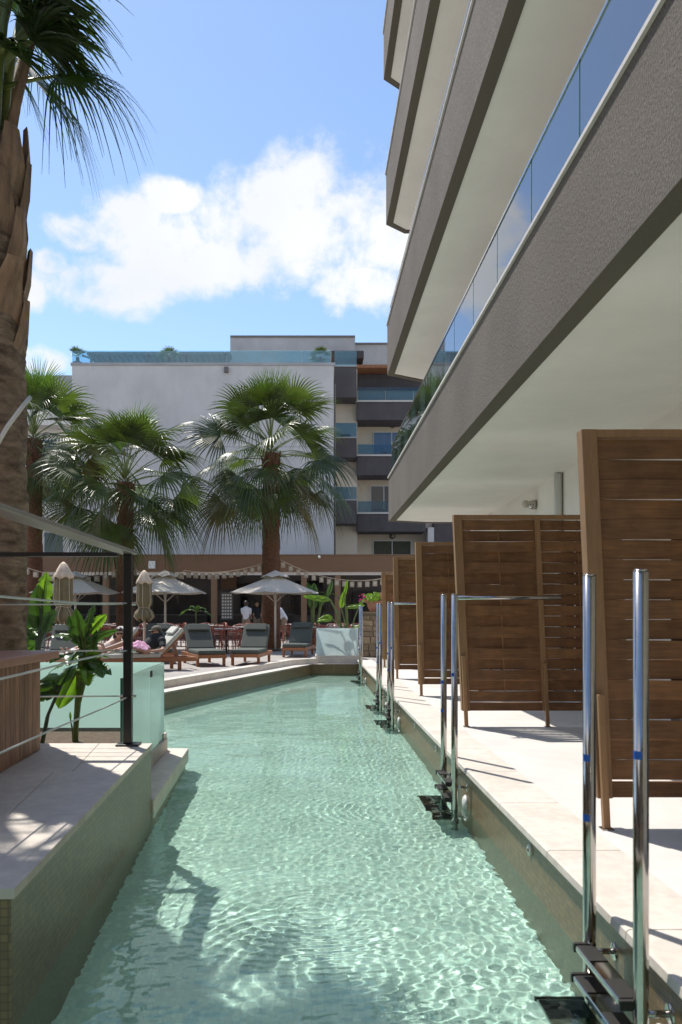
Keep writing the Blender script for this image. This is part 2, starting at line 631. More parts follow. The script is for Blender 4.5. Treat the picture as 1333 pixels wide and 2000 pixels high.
def make_water():
    rng = np.random.default_rng(5)
    ys = [1.2]
    while ys[-1] < 20.3:
        ys.append(ys[-1] + max(.012, .0033 * ys[-1]))
    ys = np.array([-4.0, -3, -2, -1, -.5, 0, .3, .6, .8, .9, 1.0, 1.08, 1.14] + ys)

    nx = 250
    uu = np.linspace(0, 1, nx + 1)
    XS = 1.25 - 4.9 * (uu * .62 + .38 * uu ** 3)
    XS = XS[::-1]
    V = []
    for y in ys:
        xs = XS
        V.append(np.stack([xs, np.full(nx + 1, y)], 1))
    P = np.concatenate(V)
    x, y = P[:, 0], P[:, 1]
    z = np.zeros(len(x))
    for lam, amp, n in ((.9, .0013, 7), (.42, .0008, 10), (.2, .00045, 18), (.115, .00032, 26), (.075, .00036, 34), (.052, .00036, 40)):
        for _ in range(n):
            th = rng.uniform(0, 2 * math.pi)
            l = lam * rng.uniform(.75, 1.3)
            k = 2 * math.pi / l
            z += amp / math.sqrt(n) * 1.4 * np.sin(k * (x * math.cos(th) + y * math.sin(th)) + rng.uniform(0, 6.28))
    calm = .55 + .45 * np.clip(np.sin(x * 1.3 + 1.5) * np.cos(y * .55) + .6, 0, 1)
    z *= calm * (1 - .58 * np.clip((y - 6) / 9, 0, 1))
    for cx, cy_, a, l, dec in ((.02, 4.1, .0010, .075, .8), (.62, 6.9, .0006, .07, 2.2)):
        r = np.hypot(x - cx, y - cy_)
        wob = 1 + .06 * np.sin(x * 5 + 1) + .05 * np.cos(y * 4)
        z += a * np.exp(-((r - .45) ** 2) * dec * 2) * np.cos(2 * math.pi * r * wob / l) * (.6 + .4 * np.sin(x * 3 + y * 2))
    # fade what the mesh can no longer carry
    vs = np.stack([x, y, WZ + z], 1)
    fs = []
    for j in range(len(ys) - 1):
        o = j * (nx + 1)
        for i in range(nx):
            fs.append((o + i, o + i + 1, o + nx + 2 + i, o + nx + 1 + i))
    me = bpy.data.meshes.new('pool_water')
    me.from_pydata(vs.tolist(), [], fs)
    me.materials.append(wm)
    me.shade_smooth()
    o = bpy.data.objects.new('pool_water', me)
    COL.objects.link(o)
    o['kind'] = 'structure'
    o.cycles.is_caustics_caster = True


make_water()

# right deck and its coping slabs
d = MB().box(1.56, 3.4, -4, 17.2, -.02, 0.006)
d = d.build('pool_deck', 'deck_white', kind='structure')
root = MB().box(1.225, 1.555, -4, 20.4, -.06, -.042).build('pool_coping', 'mortar', kind='structure')
y = -4.0
while y < 20.3:
    e = min(y + .995, 20.38)
    m_ = MB()
    m_.hexa([(1.192, y + .001, -.042), (1.557, y + .001, -.042), (1.557, e - .001, -.042), (1.192, e - .001, -.042)], [(1.185, y + .001, -.032), (1.557, y + .001, -.032), (1.557, e - .001, -.032), (1.185, e - .001, -.032)])
    m_.hexa([(1.185, y + .001, -.032), (1.557, y + .001, -.032), (1.557, e - .001, -.032), (1.185, e - .001, -.032)], [(1.188, y + .001, .0), (1.557, y + .001, .0), (1.557, e - .001, .0), (1.188, e - .001, .0)])
    m_.hexa([(1.188, y + .001, .0), (1.557, y + .001, .0), (1.557, e - .001, .0), (1.188, e - .001, .0)], [(1.200, y + .001, .008), (1.557, y + .001, .008), (1.557, e - .001, .008), (1.200, e - .001, .008)])
    m_.build('coping_slab', 'stone_coping', root)
    y += 1.0

# ledge and kerb along the far left edge of the pool
led = MB()
led.add([(.03, 20.2, -.1), (-3.5, 9.75, -.1), (-3.83, 9.85, -.1), (-.45, 19.75, -.1), (.2, 20.45, -.1), (1.22, 20.45, -.1), (1.22, 20.2, -.1),
         (-3.5, 8.42, -.1), (-3.83, 8.42, -.1)],
        [(0, 1, 2, 3), (0, 3, 4), (0, 4, 5, 6), (1, 7, 8, 2)])
led.add([(.03, 20.2, -.1), (-3.5, 9.75, -.1), (-3.5, 9.75, -.13), (.03, 20.2, -.13)], [(0, 1, 2, 3)])
led.build('pool_ledge', 'stone_coping', kind='structure')
KB = [(1.22, 20.45), (.2, 20.45), (-.45, 19.75), (-3.83, 9.85), (-3.83, 8.5)]
kb = MB()
off = [(1.22, 20.62), (.13, 20.62), (-.64, 19.87), (-4.05, 9.92), (-4.05, 8.5)]
for i in range(4):
    a, b, c, e = KB[i], KB[i + 1], off[i + 1], off[i]
    kb.prism([a, b, c, e][::-1], -.1, .035)
kb.build('pool_kerb', 'stone_coping', kind='structure')

# raised platform on the left with its slab top
pl = MB()
pl.prism([(-1.235, 6.1), (-7.5, 6.1), (-7.5, 2.75), (-3.2, 2.75), (-1.1, 2.9)], -.5, .155)
pl.build('raised_platform', 'mosaic_wall', kind='structure')
pc = MB().prism([(-1.25, 6.09), (-7.5, 6.09), (-7.5, 2.76), (-3.19, 2.76), (-1.12, 2.91)], .155, .16).build('platform_top', 'mortar', kind='structure')
yy = [2.885, 3.95, 5.02, 6.11]
for i in range(3):
    a, b = yy[i], yy[i + 1]
    ex = lambda t: -1.075 - (t - 2.9) * .0435
    for x0 in (0, 1):
        if x0 == 0:
            q = [(ex(a), a + .002), (ex(b), b - .002), (-1.62 + .002, b - .001), (-1.50 + .002, a + .001)]
        else:
            q = [(-1.50 - .002, a + .001), (-1.62 - .002, b - .001), (-2.9, b - .002), (-2.9, a + .002)]
        MB().prism(q[::-1], .161, .2).build('platform_slab', 'stone_coping', pc, bevel=.002)
MB().prism([(-2.906, 6.11), (-7.5, 6.11), (-7.5, 2.75), (-2.906, 2.75)], .161, .2).build('platform_slab', 'stone_coping', pc)

# planting bed behind the platform
MB().prism([(-1.56, 6.12), (-1.56, 8.18), (-4.2, 8.18), (-4.2, 6.12)][::-1], -.02, .02).build('planting_bed', 'soil', kind='structure')
lw = MB()
lw.hexa([(-1.2, 6.1, -.5), (-1.56, 6.1, -.5), (-1.6, 8.42, -.5), (-1.29, 8.42, -.5)][::-1], [(-1.2, 6.1, -.23), (-1.56, 6.1, -.23), (-1.6, 8.42, -.23), (-1.29, 8.42, -.23)][::-1])
lw.build('pool_ledge', 'stone_coping', kind='structure', bevel=.01)

# frosted glass wind screens on the left
t = thing('glass_screen', 'mint green frosted glass screen running beside the pool behind the black post', 'glass screen', (-1.5, 7.2, 0))
MB().hexa([(-1.44, 6.12, -.23), (-1.53, 6.12, -.23), (-1.58, 8.3, -.23), (-1.49, 8.3, -.23)][::-1], [(-1.44, 6.12, -.1), (-1.53, 6.12, -.1), (-1.58, 8.3, -.1), (-1.49, 8.3, -.1)][::-1]).build('kerb', 'stone_coping', t, bevel=.006)
for (ya, yb) in ((6.22, 7.43), (7.44, 8.22)):
    X = lambda q: -1.465 - (q - 6.2) * .023
    MB().hexa([(X(ya), ya, -.1), (X(ya) - .012, ya, -.1), (X(yb) - .012, yb, -.1), (X(yb), yb, -.1)][::-1],
              [(X(ya), ya, .69), (X(ya) - .012, ya, .69), (X(yb) - .012, yb, .69), (X(yb), yb, .69)][::-1]).build('pane', 'frosted_glass', t)
MB().box(-1.482, -1.462, 6.2, 6.217, -.1, .69).build('edge_strip', 'glass_edge', t)
MB().box(-1.495, -1.478, 7.41, 7.46, .60, .66).build('clamp', 'black_metal', t, bevel=.004)
t = thing('glass_screen', 'wide mint green frosted glass panel behind the broad leaved plant', 'glass screen', (-2.2, 8.2, 0))
for (xa, xb) in ((-2.95, -1.53),):
    MB().box(xa, xb, 8.225, 8.237, -.02, .69).build('pane', 'frosted_glass', t)
MB().box(-4.2, -1.53, 8.2, 8.26, -.045, -.02).build('bottom_rail', 'black_metal', t)
MB().box(-4.2, -1.5, 8.15, 8.3, -.23, -.046).build('kerb', 'stone_coping', t)
MB().box(-4.2, -2.96, 8.225, 8.237, -.02, .69).build('pane', 'frosted_glass', t)

# black post with flat handrails and steel cables
t = thing('cable_railing', 'black post railing with flat grey handrail and thin steel cables', 'railing', (-1.38, 6.02, .2))
MB().box(-1.411, -1.349, 5.99, 6.052, .215, 1.644).build('post', 'black_metal', t, bevel=.004)
MB().box(-1.46, -1.29, 5.95, 6.09, .201, .215).build('base_plate', 'black_metal', t, bevel=.004)
MB().hexa([(-1.32, 1.2, 1.645), (-1.445, 1.2, 1.645), (-1.445, 6.08, 1.645), (-1.32, 6.08, 1.645)][::-1], [(-1.32, 1.2, 1.67), (-1.445, 1.2, 1.67), (-1.445, 6.08, 1.67), (-1.32, 6.08, 1.67)][::-1]).build('handrail', 'alu_grey', t, bevel=.004)
MB().box(-6.0, -1.45, 5.97, 6.05, 1.625, 1.655).build('top_bar', 'black_metal', t)
for z in (1.267, .914, .57):
    c = []
    for i in range(9):
        q = i / 8
        c.append((-1.38 + .0 * q, 6.0 - 4.9 * q, z + .008 * math.sin(q * 9 + z * 7)))
    MB().tube(c, .0055, 8).build('cable', 'cable_steel', t, smooth=True)
    MB().tube([(-1.4, 6.03, z), (-3.4, 6.03, z - .012), (-6, 6.03, z)], .0055, 8).build('cable', 'cable_steel', t, smooth=True)
    MB().tube([(-1.32, 6.02, z), (-1.44, 6.02, z)], .011, 8).build('cable_end', 'steel', t, smooth=True)
MB().box(-1.415, -1.345, 1.15, 1.22, -.2, 1.63).build('post', 'black_metal', t)
MB().box(-6.03, -5.96, 5.985, 6.055, .201, 1.63).build('post', 'black_metal', t)

# wooden bar counter on the platform
t = thing('bar_counter', 'wooden counter clad in upright boards with a smooth brown top', 'bar counter', (-2.4, 5.2, .2))
k = 0
yv = 3.2
while yv < 5.72:
    MB().box(-1.955 - (yv - 4.8) * .04, -1.93 - (yv - 4.8) * .04, yv + .005, yv + .086, .205, .86).build('board', 'bar_wood', t, bevel=.004)
    yv += .093
xv = -2.02
while xv > -3.6:
    MB().box(xv - .09, xv - .004, 5.745, 5.765, .205, .86).build('board', 'bar_wood', t, bevel=.004)
    xv -= .093
MB().box(-3.65, -1.99, 3.2, 5.74, .205, .86).build('frame', 'interior_dark', t)
for i in range(5):
    x0 = -1.86 - i * .37
    MB().box(x0 - .366, x0, 3.05, 5.9, .865, .92).build('top_plank', 'bar_top', t, bevel=.006)

# ------------------------------------------------------------------ balcony hotel on the right
hotel = thing('balcony_hotel', 'modern hotel wing with stacked grey balconies and white undersides over the deck', 'hotel', (3.4, 8, 0))
WX = 3.4
lv = [(3.08, 3.96, 1.60), (6.08, 7.10, 1.575), (9.17, 10.2, 1.55), (12.15, 13.1, 1.50), (15.2, 16.2, 1.5)]
z0 = 0
for i, (zb, zt, xe) in enumerate(lv):
    MB().box(WX, WX + .3, -6, 16.9, z0, zb + .22).build('wall', 'wall_white', hotel)
    z0 = zb + .22
MB().box(WX + .3, 14, -6, 16.88, 0, 16).build('building_core', 'wall_white', hotel)
YE = 16.35
for i, (zb, zt, xe) in enumerate(lv[:4]):
    xi = xe + .14
    x2 = xe + (.78 if i < 2 else .42)
    y2 = YE + (.38 if i != 1 else .5)
    # floor slab / soffit
    sl = MB().prism([(xi, -6), (xi, YE - .03), (x2, y2 - .12), (WX, y2 - .1), (WX, -6)][::-1], zb + .012, zb + .2)
    bal = sl.build('balcony', 'soffit_white', hotel)
    fa = MB()
    fa.prism([(xe, -6), (xe, YE), (xi, YE - .05), (xi, -6)][::1], zb, zt)
    fa.prism([(xe, YE), (x2, y2), (x2 + .02, y2 - .14), (xi, YE - .05)], zb, zt)
    fa.prism([(x2, y2), (WX, y2), (WX, y2 - .14), (x2 + .02, y2 - .14)], zb, zt)
    fa.build('parapet', 'plaster_grey', bal)
    un = MB()
    un.prism([(xe, -6), (xe, YE), (xi, YE - .05), (xi, -6)], zb - .004, zb)
    un.prism([(xe, YE), (x2, y2), (x2 + .02, y2 - .12), (xi, YE - .05)], zb - .004, zb)
    un.prism([(x2, y2), (WX, y2), (WX, y2 - .10), (x2 + .02, y2 - .12)], zb - .004, zb)
    un.build('parapet_underside', 'plaster_under', bal)
    cp = MB()
    cp.prism([(xe - .022, -6), (xe - .022, YE + .02), (xi + .01, YE - .03), (xi + .01, -6)], zt, zt + .028)
    cp.prism([(xe - .022, YE + .02), (x2, y2 + .02), (x2 + .02, y2 - .15), (xi + .01, YE - .03)], zt, zt + .028)
    cp.build('parapet_cap', 'trim_white', bal)
    # glass balustrade
    gx = xe + .055
    ys = [16.25, 15.2, 14.13, 13.06, 12.0, 10.93, 9.87, 9.17, 8.1, 7.06, 5.97, 4.9, 3.8, 2.7, 1.6, .5, -.6, -1.7]
    hg = .60 if i == 0 else (.30 if i == 1 else .34)
    for a, b in zip(ys, ys[1:]):
        gp = MB().box(gx, gx + .011, b + .012, a - .012, zt + .03, zt + .03 + hg).build('glass_panel', 'balcony_glass', bal)
        if i == 0:
            MB().box(gx - .001, gx + .012, b + .001, b + .011, zt + .03, zt + .03 + hg).build('edge', 'glass_edge', gp)
    MB().hexa([(gx, 16.25, zt + .03), (gx + .011, 16.25, zt + .03), (x2, y2 - .06, zt + .03), (x2 - .011, y2 - .06, zt + .03)],
              [(gx, 16.25, zt + .03 + hg), (gx + .011, 16.25, zt + .03 + hg), (x2, y2 - .06, zt + .03 + hg), (x2 - .011, y2 - .06, zt + .03 + hg)]).build('glass_panel', 'balcony_glass', bal)
    MB().box(gx - .008, gx + .019, -1.7, 16.26, zt + .03 + hg, zt + .05 + hg).build('handrail', 'steel', bal)
    for yy_ in (1.2, 5.4, 9.6, 13.8):
        w = MB().box(WX - .03, WX - .001, yy_, yy_ + 2.2, zb + .24, zb + 2.5).build('window_frame', 'frame_white', bal)
        MB().box(WX - .034, WX - .03, yy_ + .06, yy_ + 1.07, zb + .30, zb + 2.44).build('pane', 'pane_dark', w)
        MB().box(WX - .034, WX - .03, yy_ + 1.13, yy_ + 2.14, zb + .30, zb + 2.44).build('pane', 'pane_dark', w)
for yy_ in (2.1, 5.6, 9.2, 12.3):
    w = MB().box(WX - .03, WX - .001, yy_, yy_ + 1.9, .02, 2.25).build('window_frame', 'frame_white', hotel)
    MB().box(WX - .034, WX - .03, yy_ + .06, yy_ + .92, .09, 2.19).build('pane', 'pane_dark', w)
    MB().box(WX - .034, WX - .03, yy_ + .98, yy_ + 1.84, .09, 2.19).build('pane', 'pane_dark', w)
MB().tube([(3.34, 10.75, 3.08), (3.34, 10.75, .3)], .055, 14).build('downpipe', 'white_plastic', hotel, smooth=True)
wl = MB().tube([(3.39, 12.0, 2.83), (3.34, 12.0, 2.83), (3.26, 12.0, 2.84)], [.07, .075, .04], 16).build('wall_lamp', 'steel', hotel, smooth=True)
MB().sphere((3.24, 12.0, 2.84), .06, 14, 10).build('lamp_glass', 'lamp_glass', wl, smooth=True)


# ------------------------------------------------------------------ slatted privacy screens
def privacy_screen(Y, x0, zt, lean, bays, label, bayw=.85, nb=17, seed=0, pw=.085):
    rng = random.Random(seed)
    t = thing('privacy_screen', label, 'screen', (x0 + .1, Y, 0), group='wooden privacy screens along the deck')
    zb = .17
    hgt = zt - zb
    L = lambda z: -(z - 0) * lean          # lean to the left with height
    nposts = bays + 1

    def leanbox(xa, xb, ya, yb, za, zc):
        return MB().hexa([(xa + L(za), ya, za), (xb + L(za), ya, za), (xb + L(za), yb, za), (xa + L(za), yb, za)],
                         [(xa + L(zc), ya, zc), (xb + L(zc), ya, zc), (xb + L(zc), yb, zc), (xa + L(zc), yb, zc)])
    xs = [x0 + i * bayw for i in range(nposts)]
    for i, x in enumerate(xs):
        w = pw if i == 0 else .055
        leanbox(x, x + w, Y - .045, Y + .045, zb, zt - (.0 if i == 0 else .047)).build('post', 'screen_post', t, bevel=.004)
        leanbox(x + .012, x + .05, Y - .088, Y - .05, .012, .75 if i == 0 else .68).build('leg', 'screen_post', t, bevel=.004)
        MB().box(x + .0, x + .065, Y - .1, Y - .03, .007, .013).build('foot_plate', 'steel', t)
    xr = xs[-1]
    leanbox(x0 + pw + .001, xr + .055, Y - .04, Y + .04, zt - .045, zt).build('top_rail', 'screen_post', t, bevel=.004)
    leanbox(x0 + pw + .001, xr, Y - .02, Y + .02, zb, zb + .085).build('bottom_rail', 'screen_wood', t, bevel=.004)
    z_a, z_b = zb + .097, zt - .05
    bh = (z_b - z_a) / nb
    for b in range(bays):
        xa = xs[b] + (pw if b == 0 else .055) + .001
        xb = xs[b + 1] - .001
        for k in range(nb):
            za = z_a + k * bh
            s = 1 if k % 2 else -1
            gap = rng.uniform(.0015, .004)
            sag = rng.uniform(-.002, .002)
            n = 7
            vs = []
            for q in range(n + 1):
                u = q / n
                x = xa + (xb - xa) * u
                bow = math.sin(math.pi * u)
                yc = Y + s * .021 * bow ** 1.3
                pinch = (.0065 if k % 2 == 0 else .001) * bow ** 2
                zlo = za + gap / 2 + sag * bow
                zhi = za + bh - gap / 2 - pinch + sag * bow
                th = .008
                for (yy2, zz) in ((yc - th, zlo), (yc + th, zlo), (yc + th, zhi), (yc - th, zhi)):
                    vs.append((x + L(zz), yy2, zz))
            fs = [(0, 3, 2, 1), (n * 4, n * 4 + 1, n * 4 + 2, n * 4 + 3)]
            for q in range(n):
                o = q * 4
                for j in range(4):
                    fs.append((o + j, o + (j + 1) % 4, o + 4 + (j + 1) % 4, o + 4 + j))
            m_ = MB()
            m_.add(vs, fs)
            m_.build('board', 'screen_wood', t)
        xm = (xa + xb) / 2
        leanbox(xm - .004, xm + .004, Y - .004, Y + .004, z_a, z_b).build('spacer_rod', 'screen_post', t)
    return t


privacy_screen(4.46, 1.60, 2.22, .044, 1, 'tallest looking wooden slat screen at the far right beside the nearest pool ladder', seed=1, bayw=1.70)
privacy_screen(8.40, 1.60, 2.23, .045, 2, 'wooden slat screen with a steel towel bar in front and two visible bays', seed=2)
privacy_screen(11.5, 1.56, 2.22, .022, 2, 'wooden slat screen standing between the towel bar screen and the farthest screen', seed=3)
privacy_screen(14.5, 1.54, 2.22, .017, 2, 'farthest wooden slat screen beside the flower pot pillar', seed=4)
privacy_screen(17.6, 1.60, 2.10, .017, 2, 'wooden slat screen mostly hidden behind the farthest visible screen', seed=5)

t = thing('towel_bar', 'polished steel towel bar across the middle of the two bay screen', 'towel bar', (2.0, 8.22, 1.36))
MB().tube([(1.50, 8.22, 1.355), (2.58, 8.22, 1.355)], .021, 14).build('bar', 'steel', t, smooth=True)
MB().tube([(1.57, 8.355, 1.355), (1.57, 8.23, 1.355)], .012, 8).build('bracket', 'steel', t)
MB().tube([(2.42, 8.36, 1.355), (2.42, 8.23, 1.355)], .012, 8).build('bracket', 'steel', t)
t = thing('towel_bar', 'small steel towel bar across the farthest visible screen', 'towel bar', (1.7, 14.3, 1.36))
MB().tube([(1.50, 14.33, 1.365), (2.4, 14.33, 1.365)], .021, 14).build('bar', 'steel', t, smooth=True)
MB().tube([(1.56, 14.46, 1.365), (1.56, 14.33, 1.365)], .012, 8).build('bracket', 'steel', t)


# ------------------------------------------------------------------ pool ladders
def ladder(label):
    t = thing('pool_ladder', label, 'pool ladder', (1.12, 0, 0), group='steel pool ladders along the deck')
    for s in (-1, 1):
        yy_ = s * .25
        top = 1.345 + .004 * s
        r = MB().tube([(1.12, yy_, -.87), (1.12, yy_, top)], .0255, 20).build('rail', 'steel', t, smooth=True)
        MB().tube([(1.12, yy_, top), (1.12, yy_, top + .006)], [.0258, .022], 20).build('cap', 'steel', r, smooth=True)
        for zz in ((.38, .62) if s > 0 else (.72,)):
            stv = [(1.12 + .0263 * math.cos(R(an_)), yy_ + .0263 * math.sin(R(an_)), z_) for z_ in (zz - .014, zz + .014) for an_ in (180, 195, 210, 225, 240, 255)]
            MB().add(stv, [(q_, q_ + 1, q_ + 7, q_ + 6) for q_ in range(5)]).build('sticker', 'blue_sticker', r, smooth=True)
        MB().tube([(1.12, yy_, -.16), (1.225, yy_, -.16)], .012, 10).build('brace', 'steel', t, smooth=True)
        MB().tube([(1.216, yy_, -.16), (1.2225, yy_, -.16)], .035, 16).build('wall_flange', 'steel', t, smooth=True)
    for k, (zz, xa, xb) in enumerate(((-.125, 1.055, 1.135), (-.245, 1.045, 1.135), (-.355, .90, 1.09), (-.60, .96, 1.12))):
        tr = MB().box(xa, xb, -.225, .225, zz - .022, zz).build('tread', 'steel', t, bevel=.004)
        MB().box(xa + .006, xb - .006, -.215, -.075, zz + .0005, zz + .004).build('grip_pad', 'rubber_black', tr, bevel=.0015)
        MB().box(xa + .006, xb - .006, .075, .215, zz + .0005, zz + .004).build('grip_pad', 'rubber_black', tr, bevel=.0015)
        MB().box(xa - .004, xb + .004, -.245, -.226, zz - .03, zz + .006).build('end_cap', 'rubber_black', tr, bevel=.003)
        MB().box(xa - .004, xb + .004, .226, .245, zz - .03, zz + .006).build('end_cap', 'rubber_black', tr, bevel=.003)
    MB().tube([(1.20, -.19, -.30), (1.219, -.19, -.30)], [.055, .07], 20).build('bumper', 'white_plastic', t, smooth=True)
    return t


lad = ladder('pool ladder nearest the camera, polished steel with blue stickers on both rails')
kids_of(lad)
ls = ['pool ladder in front of the two bay screen, its treads meeting the water', 'pool ladder beside the left edge of the farthest visible screen',
      'pool ladder in front of the stone pillar, its rails slightly apart', 'farthest pool ladder beside the clear white planter box']
lad.location.y = 2.95
for lab, yy_ in zip(ls, (6.45, 11.15, 13.0, 17.8)):
    c = copy_tree(lad)
    c.location.y = yy_
    c['label'] = lab

# overflow inlets in the right pool wall
for i, (yy_, lab) in enumerate(((4.42, 'round white pool inlet in the tiled wall between the two nearest ladders'), (7.72, 'round white pool inlet beyond the second ladder'),
                                (9.3, 'round white pool inlet below the two bay screen'))):
    t = thing('pool_inlet', lab, 'pool inlet', (1.215, yy_, -.115), group='white pool inlets in the right wall')
    MB().tube([(1.222, yy_, -.115), (1.208, yy_, -.115)], [.038, .030], 20).build('ring', 'beige_plastic', t, smooth=True)
    MB().tube([(1.208, yy_, -.115), (1.204, yy_, -.115)], [.011, .009], 12).build('nozzle', 'rubber_black', t, smooth=True)


# ------------------------------------------------------------------ far hotel
def far_block(Y):
    return lambda a, b: tuple(px(a, b, Y))


FH = 43.0


def fbox(x0, y0, x1, y1, Yf, dep, name, m, parent, **kw):
    a, b = px(x0, y1, Yf), px(x1, y0, Yf)
    return MB().box(a.x, b.x, Yf, Yf + dep, a.z, b.z).build(name, m, parent, **kw)


fh = thing('apartment_hotel', 'pale hotel block with blank side wall, dark balcony bands and rooftop glass', 'hotel', (-3, FH, 0))
fbox(141, 711, 652, 1240, FH, 14, 'side_wall', 'far_white', fh)
fbox(138, 708, 655, 713, FH - .06, .3, 'wall_cap', 'far_roof_grey', fh)
for yl in (872,):
    fbox(141, yl, 652, yl + 1.4, FH - .004, .02, 'joint', 'far_roof_grey', fh)
fbox(438, 716, 446, 726, FH - .22, .21, 'wall_spotlight', 'interior_grey', fh)
xs = [141, 215, 290, 365, 440, 515, 590, 646]
for a, b in zip(xs, xs[1:]):
    fbox(a + .4, 685, b - .4, 708, FH + .5, .02, 'roof_glass', 'roof_glass', fh)
fbox(170, 687, 450, 692, FH + 5, 3.5, 'pergola_beam', 'interior_grey', fh)
for i in range(24):
    a = 172 + i * 11.5
    fbox(a, 692, a + 4, 694, FH + 5, 3.5, 'pergola_slat', 'far_dark', fh)
for a in (176, 260, 345, 440):
    fbox(a, 690, a + 4, 716, FH + 5, .2, 'pergola_post', 'interior_grey', fh)
fbox(300, 694, 700, 720, FH + 9, .3, 'roof_back_wall', 'interior_dark', fh)
fbox(450, 657, 694, 712, FH + 6, 6, 'stair_block', 'far_roof_grey', fh)
fbox(450, 655, 694, 658, FH + 5.9, 6, 'stair_block_cap', 'interior_grey', fh)
fbox(694, 671, 860, 712, FH + 7, 6, 'roof_block', 'far_roof_grey', fh)
fbox(694, 669, 860, 672, FH + 6.9, 6, 'roof_block_cap', 'interior_grey', fh)
fbox(648, 685, 711, 699, FH + 3, 3, 'roof_awning', 'interior_dark', fh)
# narrow recessed balcony stack
Y1 = FH + 1.2
fbox(652, 712, 698, 1240, Y1 + 1.5, 6, 'stack_wall', 'far_cream', fh)
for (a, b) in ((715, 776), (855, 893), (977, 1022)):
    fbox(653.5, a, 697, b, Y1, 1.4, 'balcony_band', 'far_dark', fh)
for (a, b) in ((686, 714), (826, 853), (951, 975)):
    f = fbox(653.5, a, 697, b, Y1 + .06, .02, 'balcony_glass', 'far_balcony_glass' if a > 700 else 'roof_glass', fh)
for yl in (714, 853.5, 975.5):
    fbox(653, yl, 697.6, yl + 1.8, Y1 - .05, 1.45, 'balcony_cap', 'far_roof_grey', fh)
MB().tube([px(654.5, 750, FH + .3), px(654.5, 1090, FH + .3)], .05, 8).build('downpipe', 'interior_grey', fh)
# wide balcony bay
Y2 = FH + 2.2
fbox(697, 712, 900, 1240, Y2 + 1.8, 6, 'bay_wall', 'far_cream', fh)
fbox(697, 712, 862, 718, Y2 + .3, 2, 'roof_edge', 'rust_trim', fh)
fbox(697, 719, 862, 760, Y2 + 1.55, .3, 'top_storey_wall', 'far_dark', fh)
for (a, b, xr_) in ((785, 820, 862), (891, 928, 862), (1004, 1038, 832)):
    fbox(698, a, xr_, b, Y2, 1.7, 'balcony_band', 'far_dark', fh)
    fbox(697.4, a - 3.2, xr_ + .6, a - .6, Y2 - .06, 1.8, 'balcony_cap', 'trim_white', fh)
for (a, b, xr_) in ((757, 781, 862), (868, 887, 862), (979, 1000, 862)):
    n = 3
    for i in range(n):
        u0 = 699 + (xr_ - 699) * i / n
        u1 = 699 + (xr_ - 699) * (i + 1) / n
        fbox(u0 + .4, a, u1 - .4, b, Y2 + .1, .02, 'balcony_glass', 'far_balcony_glass', fh)


def fwindow(x0, y0, x1, y1, Yw, panem, mids=(.5,)):
    w = fbox(x0, y0, x1, y1, Yw - .08, .08, 'window', 'frame_white', fh)
    e = [x0 + 1.6] + [x0 + (x1 - x0) * q for q in mids] + [x1 - .6]
    for i in range(len(e) - 1):
        fbox(e[i] + (1.0 if i else 0), y0 + 2.0, e[i + 1] - 1.0, y1 - 1.5, Yw - .10, .03, 'pane', panem if isinstance(panem, str) else panem[i], w)


fwindow(729, 843, 792, 888, Y2 + 1.8, 'pane_blue', (.58,))
fwindow(724, 948, 772, 1001, Y2 + 1.8, ('pane_dark', 'interior_grey'), (.55,))
fwindow(729, 1055, 804, 1084, Y2 + 1.8, 'curtain_dark')
for (a, b) in ((767, 831), (767, 1047)):
    p = px(a, b, Y2 + 1.75)
    o = MB().tube([p, p + Vector((0, -.12, 0))], [.17, .12], 14).build('wall_lamp', 'interior_grey', fh, smooth=True)
    MB().sphere(p + Vector((0, -.13, 0)), .09, 10, 8).build('lamp_glass', 'lamp_glass', o, smooth=True)
for x, y, w in ((747, 884, 10), (663, 850, 22), (745, 997, 14)):
    fbox(x, y - 2, x + w, y, Y2 + .8 if x > 700 else Y1 + .5, .4, 'balcony_table', 'dark_steel', fh)
fbox(836, 1030, 848, 1240, Y2 + .3, 1.2, 'end_wall', 'far_white', fh)
fbox(848, 1020, 905, 1240, Y2 + 1.2, 1.0, 'dark_wall', 'far_dark', fh)

# white building further left behind the palms
lb = thing('apartment_building', 'white balconied building behind the palms at the left', 'building', (-18, 50, 0))
fbox(-260, 740, 141, 1245, 50, 10, 'wall', 'wall_white', lb)
fbox(-260, 733, 141, 770, 49.2, 1, 'roof_band', 'far_roof_grey', lb)
for a in (800, 890, 980):
    fbox(-260, a, 141, a + 30, 48.9, 1.1, 'balcony', 'wall_white', lb)
    fbox(-260, a - 22, 141, a, 49, .04, 'balcony_glass', 'far_balcony_glass', lb)
for a in (775, 862, 952, 1042):
    for b in (-190, -120, -50, 20, 85):
        w = fbox(b, a - 4, b + 40, a + 52, 49.96, .04, 'window', 'frame_white', lb)
        fbox(b + 2, a - 2, b + 38, a + 50, 49.94, .02, 'pane', 'pane_dark', w)

# unseen hotel wing behind the camera, added to darken reflections and sky fill
bw = thing('unseen_rear_wing', 'cream hotel wing added unseen behind the camera to darken the steel reflections', 'hotel', (0, -16, 0))
MB().box(-16, 16, -24, -14, 0, 13.2).build('wall', 'far_cream', bw)
for z_ in (3.1, 6.1, 9.1, 12.1):
    MB().box(-16.2, 16.2, -14, -12.4, z_, z_ + .95).build('balcony', 'plaster_grey', bw)
for z_ in (.1, 3.3, 6.3, 9.3):
    for i in range(8):
        w = MB().box(-15 + i * 3.9, -12.8 + i * 3.9, -14, -13.95, z_, z_ + 2.3).build('window', 'frame_white', bw)
        MB().box(-14.9 + i * 3.9, -12.9 + i * 3.9, -13.95, -13.93, z_ + .08, z_ + 2.2).build('pane', 'pane_dark', w)

